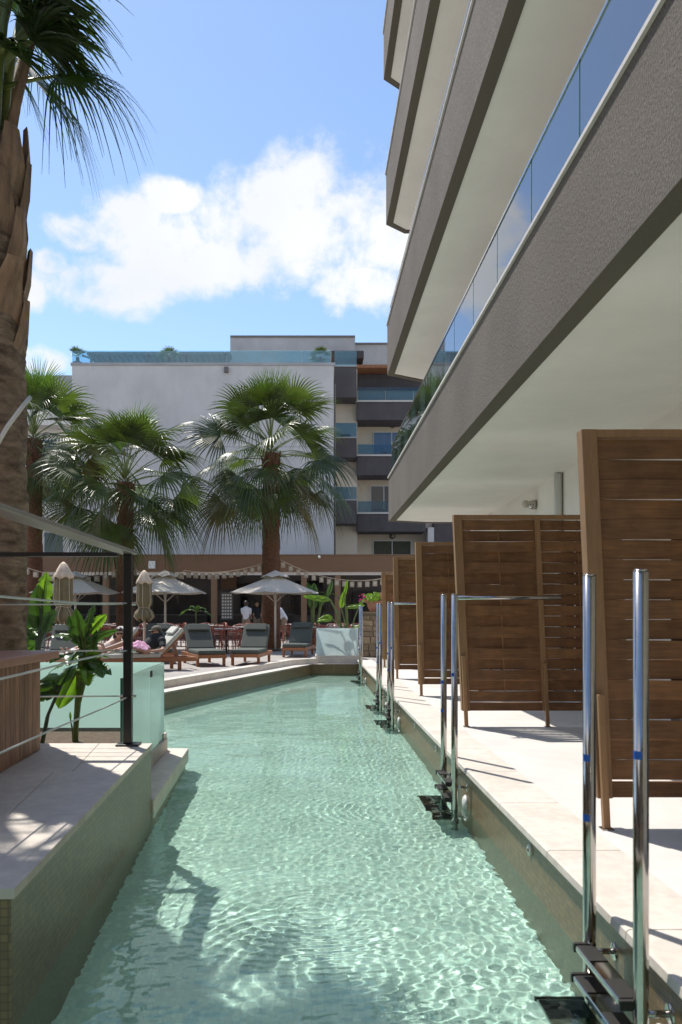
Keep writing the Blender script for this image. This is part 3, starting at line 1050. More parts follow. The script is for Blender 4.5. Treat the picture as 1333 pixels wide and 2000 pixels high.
sw = thing('unseen_left_wing', 'long cream wing added out of view at the left to darken rail reflections', 'hotel', (-15, -4, 0))  # added unseen block, keeps blue sky out of the rails' left sides
MB().box(-24, -15, -13.9, 5, 0, 9.6).build('wall', 'far_cream', sw)
for z_ in (3.1, 6.1):
    MB().box(-15, -13.6, -13, 5, z_, z_ + .95).build('balcony', 'plaster_grey', sw)
for z_ in (.1, 3.3, 6.4):
    for i in range(4):
        w = MB().box(-15, -14.95, -12 + i * 4.2, -9.8 + i * 4.2, z_, z_ + 2.3).build('window', 'frame_white', sw)
        MB().box(-14.95, -14.93, -11.9 + i * 4.2, -9.9 + i * 4.2, z_ + .08, z_ + 2.2).build('pane', 'pane_dark', w)

# neighbouring block that closes the view to the right, behind the hotel wing
rb = thing('rear_block', 'grey rear wing seen in the gap between balcony and screens', 'building', (9, 40, 0))
fbox(905, 1000, 1150, 1240, 47, 8, 'wall', 'far_roof_grey', rb)

# ------------------------------------------------------------------ restaurant pavilion
BY = 36.0
pv = thing('restaurant_pavilion', 'low open restaurant with long brown fascia and dark interior', 'restaurant', (-4, 38, 0))
a, b = px(-260, 1117, BY), px(905, 1085, BY)
MB().box(a.x, b.x, BY, BY + .25, a.z, b.z).build('fascia', 'fascia_brown', pv)
MB().box(a.x, b.x, BY - .03, BY + .28, b.z, b.z + .05).build('roof_cap', 'fascia_brown', pv)
MB().box(a.x, b.x, BY + .05, BY + .2, a.z - .14, a.z - .002).build('awning_case', 'trim_white', pv)
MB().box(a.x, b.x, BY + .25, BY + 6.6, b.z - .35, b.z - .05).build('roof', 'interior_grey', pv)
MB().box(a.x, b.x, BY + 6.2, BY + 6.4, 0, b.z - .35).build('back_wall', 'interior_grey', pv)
for x in (206, 418, 594, 660, 20, -150, 860):
    p = px(x, 1200, BY)
    MB().box(p.x - .13, p.x + .13, BY + .02, BY + .27, 0, a.z - .142).build('post', 'post_brown', pv, bevel=.01)
for x0, x1 in ((-100, 195), (215, 410), (430, 575), (705, 770)):
    p, q = px(x0, 0, BY + 5.4), px(x1, 0, BY + 5.4)
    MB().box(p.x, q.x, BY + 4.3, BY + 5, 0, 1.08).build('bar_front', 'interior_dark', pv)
    MB().box(p.x - .05, q.x + .05, BY + 4.2, BY + 5.1, 1.08, 1.13).build('bar_top', 'interior_grey', pv)
for x0, x1, z in ((240, 400, 1.55), (240, 400, 1.95), (470, 580, 1.5), (470, 580, 1.95), (635, 700, 1.4), (635, 700, 1.8), (635, 700, 2.2)):
    p, q = px(x0, 0, BY + 6), px(x1, 0, BY + 6)
    sh = MB().box(p.x, q.x, BY + 5.85, BY + 6.18, z, z + .03).build('shelf', 'post_brown', pv)
    m_ = MB()
    rg = random.Random(int(x0 + z * 10))
    x = p.x + .1
    while x < q.x - .1:
        h_ = rg.uniform(.14, .3)
        m_.tube([(x, BY + 6.0, z + .032), (x, BY + 6.0, z + .032 + h_ * .65), (x, BY + 6.0, z + .032 + h_ * .72), (x, BY + 6.0, z + .032 + h_)], [.035, .035, .014, .012], 6)
        x += rg.uniform(.09, .2)
    m_.build('bottles', 'bottle_mix', sh, kind='stuff')
# menu board grid, pictures and dark openings in the back
p, q = px(432, 1210, BY + 1.5), px(455, 1157, BY + 1.5)
grd = MB().box(p.x, q.x, BY + 1.5, BY + 1.54, p.z, q.z).build('display_rack', 'interior_grey', pv)
for i in range(4):
    for j in range(8):
        x = p.x + .05 + i * (q.x - p.x - .06) / 4
        z = p.z + .06 + j * (q.z - p.z - .08) / 8
        MB().box(x, x + .08, BY + 1.47, BY + 1.495, z, z + .09).build('tile', 'wall_white', grd)
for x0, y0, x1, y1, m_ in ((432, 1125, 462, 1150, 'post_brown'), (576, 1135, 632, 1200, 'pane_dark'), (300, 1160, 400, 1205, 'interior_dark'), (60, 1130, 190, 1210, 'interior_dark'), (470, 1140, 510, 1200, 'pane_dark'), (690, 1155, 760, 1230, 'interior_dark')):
    fbox(x0, y0, x1, y1, BY + 5.8, .05, 'wall_panel', m_, pv)
p = px(297, 1103, BY - .05)
o = MB().box(p.x - .15, p.x + .15, BY - .1, BY - .002, p.z - .17, p.z + .17).build('speaker_box', 'white_plastic', None, bevel=.01)
tag(o, 'small square white box fixed to the brown fascia', 'speaker')
o = MB().tube([px(624, 1088, BY) + Vector((0, -.02, 0)), px(624, 1088, BY) + Vector((0, -.16, -.02))], [.07, .045], 12).build('dome_camera', 'white_plastic', None, smooth=True)
tag(o, 'tiny white dome camera on the upper edge of the brown fascia', 'camera')


# ------------------------------------------------------------------ palms
def fan_leaf(o, az, elev, pet, L, droop, nseg, A, rng, bend=.15, pet_r=.018, fuse=.48, cup=.25, roll=0.0):
    """returns (blade verts/faces, petiole points)"""
    h = Vector((math.cos(az), math.sin(az), 0))
    d0 = (h * math.cos(elev) + Vector((0, 0, 1)) * math.sin(elev)).normalized()
    pts = []
    for i in range(6):
        q = i / 5
        pts.append(o + d0 * pet * q + Vector((0, 0, -bend * pet * q * q)))
    F = (pts[-1] - pts[-2]).normalized()
    Rr = F.cross(Vector((0, 0, 1)))
    if Rr.length < .05:
        Rr = h.cross(Vector((0, 0, 1)))
    Rr.normalize()
    U = Rr.cross(F).normalized()
    if roll:
        m = Matrix.Rotation(roll, 3, F)
        Rr, U = m @ Rr, m @ U
    hub = pts[-1]
    rows = (0, .22, fuse, .62, .76, .88, 1.0)
    V, Fc = [], []
    dA = 2 * A / nseg
    G = Vector((0, 0, -1))
    for k in range(nseg):
        a = -A + dA * (k + .5)
        ll = L * (.70 + .30 * math.cos(a * .62)) * rng.uniform(.92, 1.05)
        if rng.random() < .04:
            ll *= .7
        d = (F * math.cos(a) + Rr * math.sin(a) + U * (cup * (abs(math.sin(a)) ** 1.5) - .10 * math.cos(a))).normalized()
        side = U.cross(d).normalized()
        dr = droop * rng.uniform(.65, 1.4)
        sw = rng.uniform(-.12, .12)
        base = len(V)
        for s in rows:
            f = max(0, s - fuse * .9) * .586 / (1 - .9 * fuse)
            p = hub + d * ll * s + G * (dr * ll * f * f * 1.9) + side * (sw * ll * f * f)
            if droop > .8:
                p -= d * ll * f * f * min(.5, .22 * dr)
            p += U * (-.10 * L * s * s)
            if s <= fuse:
                w = s * ll * math.tan(dA / 2) * 1.02
            else:
                w = fuse * ll * math.tan(dA / 2) * (1 - (s - fuse) / (1.02 - fuse)) ** .85
            w = max(w, .0012)
            up = U * (w * .42 if s > 0 else 0)
            V += [p - side * w, p + up, p + side * w]
        for r in range(len(rows) - 1):
            b = base + r * 3
            Fc += [(b, b + 1, b + 4, b + 3), (b + 1, b + 2, b + 5, b + 4)]
    return V, Fc, pts


def palm(name, label, base, ztop, r0, r1, nleaf, Ls, seed, trunk_m, leafm='palm_leaf', group=None, big=False, lean=(0, 0), sc_=1.0, nseg=34, zc=.5):
    rng = random.Random(seed)
    b = Vector(base)
    t = thing(name, label, 'palm tree', base, group=group)
    # trunk with ring scars
    n, m = 40 if big else 28, int((ztop - b.z) / (.035 if big else .06))
    vs = []
    for j in range(m + 1):
        q = j / m
        z = b.z + (ztop - b.z) * q
        c = Vector((b.x + lean[0] * q * q, b.y + lean[1] * q * q, z))
        r = r0 + (r1 - r0) * q
        ring = (.028 if big else .03) * (((z * (5.5 if big else 7)) % 1.0) - .5)
        for k in range(n):
            a = 2 * math.pi * k / n
            nn = noise.noise(Vector((math.cos(a) * 2.2, math.sin(a) * 2.2, z * 3.2))) + .5 * noise.noise(Vector((math.cos(a) * 6, math.sin(a) * 6, z * 11)))
            rr = r * (1 + (.075 if big else .07) * nn) + ring * r * 1.6 + r * .03 * math.sin(a * 5 + z * 9)
            vs.append((c.x + rr * math.cos(a), c.y + rr * math.sin(a), z))
    fs = [(j * n + k, j * n + (k + 1) % n, (j + 1) * n + (k + 1) % n, (j + 1) * n + k) for j in range(m) for k in range(n)]
    fs.append(tuple(m * n + k for k in range(n)))
    mb = MB()
    mb.add(vs, fs)
    mb.build('trunk', trunk_m, t, smooth=True)
    top = Vector((b.x + lean[0], b.y + lean[1], ztop))
    ga = 2.399963
    for i in range(nleaf):
        q = i / (nleaf - 1)           # 0 oldest (low) .. 1 youngest (upright)
        az = i * ga + rng.uniform(-.2, .2)
        elev = R((18 + 66 * q) if big else (-50 + 132 * q ** .85)) + rng.uniform(-.10, .10)
        o = top + Vector((math.cos(az), math.sin(az), 0)) * (r1 * .55 * (1 - q)) + Vector((0, 0, (q - .5) * zc + (.8 if big else 0)))
        young = q > .90
        L = Ls * rng.uniform(.85, 1.1) * (.95 if young else 1)
        pet = (L * (.6 + .65 * (1 - abs(q - .45)))) * rng.uniform(.75, 1.25) * (.5 if big else 1)
        if young:
            V, Fc, pts = fan_leaf(o, az, elev, pet * .85, L, .12 + .5 * (1 - q), nseg - 4, R(62), rng, bend=.03, cup=.35)
        else:
            V, Fc, pts = fan_leaf(o, az, elev, pet, L, (rng.uniform(.12, .5) if q > .42 else rng.uniform(.35, .8)) + .25 * big, nseg, R(100), rng, fuse=.38 if big else .46, bend=.12 + .16 * (1 - q) * (q > .25), cup=.12, roll=rng.uniform(-1.0, 1.0))
        mb = MB()
        mb.add(V, Fc)
        lf = mb.build('leaf', 'palm_leaf_young' if young and not big else ('palm_leaf_dry' if not big and q < .2 and rng.random() < .3 else leafm), t, smooth=False)
        MB().tube(pts, [.028 * sc_, .022 * sc_, .018 * sc_, .016 * sc_, .014 * sc_, .012 * sc_], 5).build('leaf_stalk', 'palm_petiole', lf, smooth=True)
    # old leaf bases round the head of the trunk
    nb = 22 if not big else 30
    zlo = .9 if not big else 1.55
    for i in range(nb):
        q = i / nb
        az = i * ga
        z = ztop - zlo + (zlo - .05) * q
        rr = r1 * (1.0 if not big else 1.02)
        c = Vector((top.x + rr * math.cos(az), top.y + rr * math.sin(az), z))
        outv = Vector((math.cos(az), math.sin(az), 0))
        tn = Vector((-math.sin(az), math.cos(az), 0))
        ln = (.30 if not big else rng.uniform(.42, .62)) * (1 + .2 * q)
        wd = (.075 if not big else rng.uniform(.12, .17))
        fl_ = rng.uniform(.02, .30) if not big else rng.choice((.0, .05, .08, .12, .38))
        k1 = c - Vector((0, 0, ln * .45)) - outv * .03
        k2 = c + Vector((0, 0, ln * .1)) + outv * .035
        k3 = c + Vector((0, 0, ln * .55)) + outv * (.03 + fl_ * .28)
        mb = MB()
        V = []
        for p, w, th in ((k1, wd * 1.15, .02), (k2, wd * .80, .034), (k3, wd * .46, .02)):
            V += [p - tn * w, p + outv * th, p + tn * w, p - outv * th]
        Fc = []
        for r in range(2):
            for j in range(4):
                Fc.append((r * 4 + j, r * 4 + (j + 1) % 4, r * 4 + 4 + (j + 1) % 4, r * 4 + 4 + j))
        Fc += [(0, 3, 2, 1), (8, 9, 10, 11)]
        mb.add(V, Fc)
        mb.build('leaf_base', 'leaf_base' if big else 'trunk_red', t, smooth=False)
    return t


palm('fan_palm', 'tall fan palm with full round crown and red brown trunk before the blank white wall', (-1.34, 27, 0), 6.6, .33, .27, 50, 1.38, 11, 'trunk_red', group='fan palms', zc=1.3)
palm('fan_palm', 'shorter fan palm with a bright upright fan at its top left of the tall palm', (-6.05, 26, 0), 5.45, .30, .26, 44, 1.46, 23, 'trunk_red', group='fan palms', zc=.7)
palm('fan_palm', 'fan palm half hidden behind the thick trunk at the left edge', (-9.9, 28.5, 0), 7.4, .32, .27, 44, 1.45, 37, 'trunk_red', group='fan palms', zc=.9)
bigp = palm('fan_palm', 'huge palm with a thick scarred brown trunk at the left edge of the photo', (-2.57, 6.4, 0), 4.97, .265, .325, 12, .80, 5, 'trunk_big', leafm='palm_leaf_big', big=True, nseg=46, zc=.7, lean=(-.10, 0), group='fan palms')


# hanging ribbon-like fronds of the big palm
def ribbon_frond(t, o, az, elev, pet, L, n, rng, spread=R(75)):
    h = Vector((math.cos(az), math.sin(az), 0))
    d0 = h * math.cos(elev) + Vector((0, 0, math.sin(elev)))
    pts = [o + d0 * pet * q / 5 + Vector((0, 0, -.12 * pet * (q / 5) ** 2)) for q in range(6)]
    F = (pts[-1] - pts[-2]).normalized()
    Rr = F.cross(Vector((0, 0, 1))).normalized()
    U = Rr.cross(F)
    mb = MB()
    for k in range(n):
        a = -spread + 2 * spread * (k + rng.random()) / n
        d = (F * math.cos(a) + Rr * math.sin(a) + U * rng.uniform(-.15, .15)).normalized()
        ll = L * rng.uniform(.75, 1.1)
        side = U.cross(d).normalized()
        w0 = rng.uniform(.012, .020)
        V = []
        g_ = rng.uniform(.7, 1.25)
        for s in (0, .15, .3, .45, .6, .75, .88, 1):
            p = pts[-1] + d * ll * s * (1 - .12 * s * g_) + Vector((0, 0, -1)) * (g_ * ll * s * s * .48)
            w = w0 * (min(1, s * 5 + .3)) * (1 - s ** 3) + .001
            V += [p - side * w, p + U * w * .5, p + side * w]
        Fc = []
        for r in range(7):
            Fc += [(r * 3, r * 3 + 1, r * 3 + 4, r * 3 + 3), (r * 3 + 1, r * 3 + 2, r * 3 + 5, r * 3 + 4)]
        mb.add(V, Fc)
    lf = mb.build('leaf', 'palm_leaf_big', t)
    MB().tube(pts, [.05, .042, .035, .028, .022, .016], 7).build('leaf_stalk', 'palm_petiole', lf, smooth=True)


rg = random.Random(77)
for i in range(17):
    az = i * 2.4
    q = i / 17
    o = Vector((-2.67 + .17 * (1 - q * .5) * math.cos(az), 6.4 + .17 * (1 - q * .5) * math.sin(az), 4.62 + .26 * q))
    e = o + Vector((math.cos(az) * (.30 - .2 * q), math.sin(az) * (.30 - .2 * q), 1.3 + .35 * q))
    m_ = (o + e) / 2 + Vector((-math.cos(az) * .02, -math.sin(az) * .02, 0))
    MB().tube([o, m_, e], [.066, .04, .02], 7).build('leaf_stalk', 'palm_petiole' if i % 3 else 'leaf_base', bigp, smooth=True)
for (az, el, pe, L, n) in ((-.55, 1.15, .95, 1.2, 50), (-.1, .95, .70, 1.15, 50), (-.95, .8, .7, 1.2, 44), (.35, 1.2, .9, 1.2, 40), (-1.6, .7, .8, 1.3, 40),
                           (-2.3, .9, .9, 1.3, 36), (-.3, .45, .45, 1.0, 34), (3.0, .8, 1.0, 1.2, 36), (-.7, .1, .25, .8, 30), (-.2, .75, .5, 1.0, 44)):
    ribbon_frond(bigp, Vector((-2.65, 6.4, 5.58)) + Vector((math.cos(az), math.sin(az), 0)) * .16, az, el, pe * .80, L * .76, n, rg)

# white flexible conduit on the big trunk
cb = [px(60, 775, 6.12), px(42, 797, 6.07), px(15, 833, 6.07), px(-15, 885, 6.08), px(-60, 1000, 6.12), px(-80, 1150, 6.15)]
o = MB().tube(cb, .017, 10).build('conduit', 'white_plastic', None, smooth=True)
tag(o, 'white flexible conduit curving across the thick palm trunk', 'conduit')


# ------------------------------------------------------------------ broad leaved plants
def broad_leaf(base, tip_dir, L, W, droop, rng, tear=0.0, fold=.5, n=12, face=None):
    d = Vector(tip_dir).normalized()
    up = Vector((0, 0, 1))
    s0 = d.cross(up)
    if s0.length < .1:
        s0 = Vector((1, 0, 0)) if face is None else Vector(face)
    s0.normalize()
    if face is not None:
        s0 = Vector(face).normalized()
    V, F = [], []
    pts = []
    for i in range(n + 1):
        s = i / n
        p = Vector(base) + d * L * s + Vector((0, 0, -droop * L * s * s))
        pts.append(p)
    for i in range(n):
        s_a, s_b = i / n, (i + 1) / n
        cut = 1 - (tear * rng.uniform(.3, 1) if rng.random() < tear else 0)
        for sgn in (-1, 1):
            q = []
            for s, p in ((s_a, pts[i]), (s_b, pts[i + 1])):
                w = W * (math.sin(math.pi * min(1, s ** .75)) ** .6 if 0 < s < 1 else 0.02)
                t = (pts[min(i + 1, n)] - pts[max(i - 1, 0)]).normalized()
                u = s0.cross(t).normalized()
                wv = .02 * math.sin(s * 20 + sgn) * L
                q.append((p, p + s0 * sgn * w * .55 + u * (w * fold * .35 + wv * .3), p + s0 * sgn * w * (1 if s == s_a else cut) + u * (w * fold * .35 - w * .12 + wv)))
            b = len(V)
            V += [q[0][0], q[0][1], q[0][2], q[1][0], q[1][1], q[1][2]]
            F += [(b, b + 1, b + 4, b + 3), (b + 1, b + 2, b + 5, b + 4)]
    return V, F, pts


def plant(name, label, cat, base, leaves, m='broad_leaf', sm='stem_green', seed=0, group=None):
    """leaves: (stem base offset, blade base point, tip direction, L, W, droop, tear, face)"""
    rng = random.Random(seed)
    t = thing(name, label, cat, base, group=group)
    for lf in leaves:
        so, bp, td, L, W, dr, tear = lf[:7]
        face = lf[7] if len(lf) > 7 else None
        lm = lf[8] if len(lf) > 8 else m
        s0 = Vector(base) + Vector(so)
        bp = Vector(bp)
        mid = (s0 + bp) / 2 + Vector(((s0.x - bp.x) * .12, 0, (bp.z - s0.z) * .08))
        V, F, pts = broad_leaf(bp, td, L, W, dr, rng, tear, face=face)
        mb = MB()
        mb.add(V, F)
        l_ = mb.build('leaf', lm, t, smooth=True)
        md = l_.modifiers.new('merge', 'WELD')
        md.merge_threshold = .0006
        sp = [s0.lerp(mid, q) if q <= 1 else mid.lerp(bp, q - 1) for q in (0, .5, 1, 1.5, 2)]
        r0 = .006 + L * .022
        MB().tube(sp + pts[1:-2:2], [r0 * 1.5, r0 * 1.3, r0 * 1.1, r0, r0 * .9] + [r0 * .6 * (1 - i / 8) for i in range(len(pts[1:-2:2]))], 7).build('leaf_stalk', sm, l_, smooth=True)
    return t


P = lambda x, y, Y: tuple(px(x, y, Y))
# plant in front of the wide frosted panel
Yp = 7.3
plant('strelitzia_plant', 'bright green broad leaved plant on two stems in front of the frosted glass', 'plant', P(146, 1450, Yp), [
    ((0, 0, 0), P(170, 1317, Yp), (.22, 0, 1), .42, .055, .0, .5, (1, .4, 0)),
    ((.01, 0, 0), P(152, 1307, Yp), (-.35, -.2, -.75), .36, .11, .1, .4, (1, .1, -.3), 'lime_leaf'),
    ((0, .02, 0), P(162, 1302, Yp), (.5, -.2, .2), .34, .10, .55, .7, (.3, .9, .4)),
    ((0, 0, 0), P(164, 1272, Yp), (-.15, -.1, 1), .42, .07, .05, .3, (1, .3, 0)),
    ((0, 0, 0), P(168, 1262, Yp), (.6, .1, .6), .40, .075, .35, .6, (.4, .8, -.4)),
    ((0, 0, 0), P(160, 1257, Yp), (-.7, -.2, .55), .40, .08, .5, .7, (.4, .9, .3)),
    ((0, 0, 0), P(166, 1247, Yp), (.25, 0, 1), .36, .06, .1, .5, (.9, -.4, 0)),
    ((.01, .02, 0), P(157, 1282, Yp), (-.5, -.5, .35), .33, .10, .6, .75, (.7, .7, 0)),
    ((0, 0, 0), P(172, 1292, Yp), (.5, -.6, .15), .32, .11, .6, .7, (.7, .4, .3)),
    ((0, 0, 0), P(162, 1272, Yp), (-.1, -.8, .3), .32, .10, .7, .6, (1, 0, .2)),
    ((0, 0, 0), P(158, 1262, Yp), (-.35, .1, .95), .34, .075, .12, .5, (.9, .3, .2)),
    ((0, .01, 0), P(168, 1282, Yp), (.75, -.3, .35), .30, .085, .45, .6, (.3, .9, -.3), 'lime_leaf'),
    ((0, .01, 0), P(160, 1292, Yp), (-.8, -.1, .1), .30, .085, .5, .6, (.2, .9, .4)),
    ((0, -.01, 0), P(172, 1240, Yp), (.55, .1, .85), .30, .06, .2, .5, (.8, .3, -.5), 'lime_leaf'),
    ((.01, -.01, 0), P(168, 1300, Yp), (.25, -.7, -.1), .28, .10, .45, .6, (1, .2, .1), 'lime_leaf'),
    ((-.01, 0, 0), P(138, 1405, Yp), (-.05, 0, 1), .07, .012, 0, 0, (1, 0, 0), 'lime_leaf'),
], seed=3)
plant('strelitzia_plant', 'dark leaning stem with one folded dusky leaf beside the wooden counter', 'plant', P(78, 1470, 7.0), [
    ((0, 0, 0), P(118, 1345, 7.0), (-.45, .1, .35), .30, .10, .5, .2, (.5, .3, .8)),
    ((0, .02, 0), P(120, 1340, 7.0), (.25, .2, .8), .34, .09, .4, .4, (1, .2, .3)),
    ((0, .02, 0), P(112, 1352, 7.0), (-.65, -.2, .12), .25, .09, .3, .2, (.2, .3, .9)),
], sm='stem_dark', seed=8)
plant('banana_plant', 'tall plant with torn blue green leaves before the largest closed parasol', 'plant', P(72, 1300, 9.2), [
    ((0, 0, 0), P(80, 1235, 9.2), (-.05, 0, 1), .55, .13, .0, .2, (1, .2, 0)),
    ((.02, 0, 0), P(82, 1190, 9.2), (.12, 0, 1), .44, .12, .0, .45, (1, -.2, 0), 'lime_leaf'),
    ((0, 0, 0), P(78, 1230, 9.2), (-.45, 0, .7), .60, .16, .25, .85, (.8, .4, .3)),
    ((0, 0, 0), P(84, 1240, 9.2), (.35, -.2, .8), .46, .12, .25, .7, (.8, -.4, -.2)),
    ((0, 0, 0), P(72, 1250, 9.2), (-.7, -.1, .5), .50, .14, .45, .85, (.6, .5, .5)),
    ((.03, 0, 0), P(58, 1275, 9.2), (-.2, 0, 1), .40, .10, .05, .4, (1, .3, 0)),
], sm='stem_dark', seed=12)
plant('strelitzia_plant', 'broad green leaves rising behind the counter at the left edge', 'plant', P(-10, 1400, 7.4), [
    ((0, 0, 0), P(0, 1290, 7.4), (.10, 0, 1), .42, .10, .0, .0, (1, .2, 0), 'lime_leaf'),
    ((0, 0, 0), P(8, 1300, 7.4), (.55, 0, .75), .40, .085, .12, .0, (.7, -.2, -.6)),
    ((0, 0, 0), P(-10, 1280, 7.4), (.05, 0, 1), .55, .09, .0, .0, (1, 0, 0)),
    ((.05, 0, 0), P(25, 1300, 7.4), (.6, 0, .65), .30, .07, .10, .1, (.7, -.1, -.6)),
    ((0, 0, 0), P(-5, 1290, 7.4), (-.5, 0, .8), .40, .09, .3, .2, (.7, .4, .4)),
], seed=15)

# planter box with lime leaves at the far end of the pool
Yq = 20.55
t = thing('planter_box', 'white translucent glass planter box closing the far end of the pool', 'planter', px(660, 1287, Yq))
a, b = px(618, 1280, Yq), px(700, 1227, Yq)
MB().box(a.x, b.x, Yq, Yq + .012, a.z, b.z).build('front_pane', 'frosted_glass_white', t)
MB().box(a.x, a.x + .012, Yq + .013, Yq + .75, a.z, b.z).build('side_pane', 'frosted_glass_white', t)
MB().box(b.x - .012, b.x, Yq + .013, Yq + .75, a.z, b.z).build('side_pane', 'frosted_glass_white', t)
MB().box(a.x - .02, b.x + .1, Yq - .04, Yq + .8, -.1, a.z - .002).build('base', 'stone_coping', t, bevel=.01)
MB().box(a.x + .03, b.x - .03, Yq + .1, Yq + .7, a.z, a.z + .06).build('earth', 'soil', t)
Yr = 20.95
plant('bird_of_paradise_plant', 'lime green long leaved plant growing out of the white glass planter box', 'plant', P(665, 1240, Yr), [
    ((.05, .1, 0), P(646, 1172, Yr), (-1, 0, .12), .72, .09, -.02, .0, (.1, .5, 1)),
    ((.10, 0, 0), P(650, 1210, Yr), (-.9, -.2, .35), .46, .13, .45, .1, (.3, .6, .8)),
    ((.15, 0, 0), P(667, 1188, Yr), (.14, 0, 1), .46, .085, .0, .0, (1, .4, 0)),
    ((.18, 0, 0), P(673, 1165, Yr), (.18, 0, 1), .46, .045, .0, .0, (1, 0, 0)),
    ((.2, 0, 0), P(678, 1186, Yr), (.9, -.1, .10), .48, .07, .0, .1, (.1, .5, 1)),
    ((.3, 0, 0), P(690, 1226, Yr), (.6, -.3, .3), .30, .09, .2, .0, (.4, .6, .5)),
    ((.1, .1, 0), P(640, 1165, 21.2), (.25, .2, .9), .5, .08, .1, .0, (.8, .5, 0), 'broad_leaf'),
    ((.3, .2, 0), P(700, 1190, 21.2), (.35, .1, .8), .4, .06, .2, .0, (.8, -.5, 0)),
], m='lime_leaf', seed=21)

# rough stone pillar with a flower pot
Ys = 21.6
t = thing('stone_pillar', 'rustic stone masonry pillar between the planter box and the screens', 'pillar', px(734, 1280, Ys))
a, b = px(708, 1284, Ys), px(762, 1195, Ys)
MB().box(a.x + .03, b.x - .03, Ys + .03, Ys + .62, 0, b.z - .05).build('core', 'mortar', t)
rs = random.Random(9)
z = .01
while z < b.z - .12:
    h_ = rs.uniform(.11, .2)
    h_ = min(h_, b.z - .05 - z)
    x = a.x
    while x < b.x - .03:
        w_ = min(rs.uniform(.14, .3), b.x - x)
        j = [rs.uniform(-.014, .014) for _ in range(16)]
        MB().hexa([(x + .008 + j[0], Ys - j[1], z + .006), (x + w_ - .008 + j[2], Ys + j[3], z + .006 + j[4] * .4), (x + w_ - .01, Ys + .2, z + .006), (x + .01, Ys + .2, z + .006)],
                  [(x + .01 + j[5], Ys + j[6], z + h_ - .008 + j[7] * .5), (x + w_ - .01 + j[8], Ys + j[9], z + h_ - .008), (x + w_ - .01, Ys + .2, z + h_ - .008), (x + .01, Ys + .2, z + h_ - .008)]).build('stone', 'stone_rough', t, bevel=.012)
        x += w_
    y = Ys + .21
    while y < Ys + .6:
        w_ = rs.uniform(.15, .3)
        MB().box(a.x - rs.uniform(0, .015), a.x + .12, y + .006, min(y + w_, Ys + .65) - .006, z + .006, z + h_ - .008).build('stone', 'stone_rough', t, bevel=.012)
        y += w_
    z += h_
MB().box(a.x - .02, b.x + .02, Ys - .02, Ys + .67, b.z - .05, b.z).build('cap', 'stone_rough', t, bevel=.012)
zt_ = b.z
pc_ = px(734, 1190, Ys + .3)
t = thing('flower_pot', 'round terracotta pot standing on the stone pillar', 'flower pot', (pc_.x, Ys + .3, zt_))
MB().tube([(pc_.x, Ys + .3, zt_), (pc_.x, Ys + .3, zt_ + .12), (pc_.x, Ys + .3, zt_ + .25), (pc_.x, Ys + .3, zt_ + .26), (pc_.x, Ys + .3, zt_ + .30)], [.15, .21, .25, .275, .275], 24).build('pot', 'terracotta', t, smooth=False)
t = thing('flowering_plant', 'magenta flowering plant spilling from the terracotta pot', 'flowering plant', (pc_.x, Ys + .3, zt_ + .30))
lv_, fl_ = MB(), MB()
for i in range(420):
    a_ = rs.uniform(0, 6.28)
    r_ = rs.uniform(.05, .42)
    zz = zt_ + .30 + rs.uniform(-.05, .26) * (1 - r_ * .8)
    p = Vector((pc_.x + r_ * math.cos(a_) * 1.1, Ys + .3 + r_ * math.sin(a_), zz))
    u = Vector((rs.uniform(-1, 1), rs.uniform(-1, 1), rs.uniform(-.3, 1))).normalized()
    w = u.cross(Vector((rs.uniform(-1, 1), rs.uniform(-1, 1), rs.uniform(-1, 1)))).normalized()
    flw = (p.x > pc_.x + .12 or p.x < pc_.x - .26) and rs.random() < .8
    s_ = .035 if flw else .05
    (fl_ if flw else lv_).add([p - u * s_, p + w * s_ * .5, p + u * s_, p - w * s_ * .5], [(0, 1, 2, 3)])
lv_.build('foliage', 'lime_leaf', t, kind='stuff')
fl_.build('blossoms', 'flower_magenta', t, kind='stuff')
plant('strelitzia_plant', 'broad leaf plant peeping out beside the farthest screen behind the pot', 'plant', P(768, 1290, 22.5), [
    ((0, 0, 0), P(766, 1195, 22.5), (-.1, 0, 1), .5, .12, 0, 0, (1, .2, 0)),
    ((0, 0, 0), P(768, 1200, 22.5), (-.3, 0, .7), .36, .09, .1, 0, (.8, .2, 0), 'lime_leaf'),
    ((.1, 0, 0), P(775, 1195, 22.5), (.4, 0, .8), .4, .1, .2, 0, (.8, .2, 0))], seed=31)
# potted tall plants near the restaurant
plant('palm_plant', 'tall dark leafy plant with arching fronds in front of the restaurant', 'plant', P(610, 1262, 27), [
    ((.0, 0, 0), P(611, 1190, 27), (.05, 0, 1), .9, .2, 0, .1, (1, .2, 0)),
    ((.05, 0, 0), P(614, 1175, 27), (-.5, 0, .8), .7, .1, .7, .9, (.5, .9, 0)),
    ((.05, 0, 0), P(612, 1165, 27), (.6, 0, .7), .8, .1, .8, .9, (.5, -.9, 0)),
    ((.05, 0, 0), P(613, 1170, 27), (.2, .6, .8), .7, .1, .6, .9, (.9, -.3, 0)),
    ((.0, 0, 0), P(608, 1180, 27), (-.15, 0, 1), .8, .13, .05, .3, (1, -.3, 0)),
    ((.1, 0, 0), P(625, 1185, 27), (.4, 0, .9), .9, .14, .35, .2, (.8, .5, 0)),
    ((.12, 0, 0), P(632, 1165, 27), (.6, .1, .5), .9, .10, .9, .9, (.4, .9, 0))], seed=41)
plant('palm_plant', 'dim potted plant between the restaurant posts above the dining tables', 'plant', P(383, 1260, 31), [
    ((.0, 0, 0), P(383, 1195, 31), (a_, 0, b_), .8, .12, .8, .8, (.4, .9, 0)) for a_, b_ in ((-.7, .5), (-.3, .9), (.2, 1), (.5, .8), (.8, .4))], seed=43)
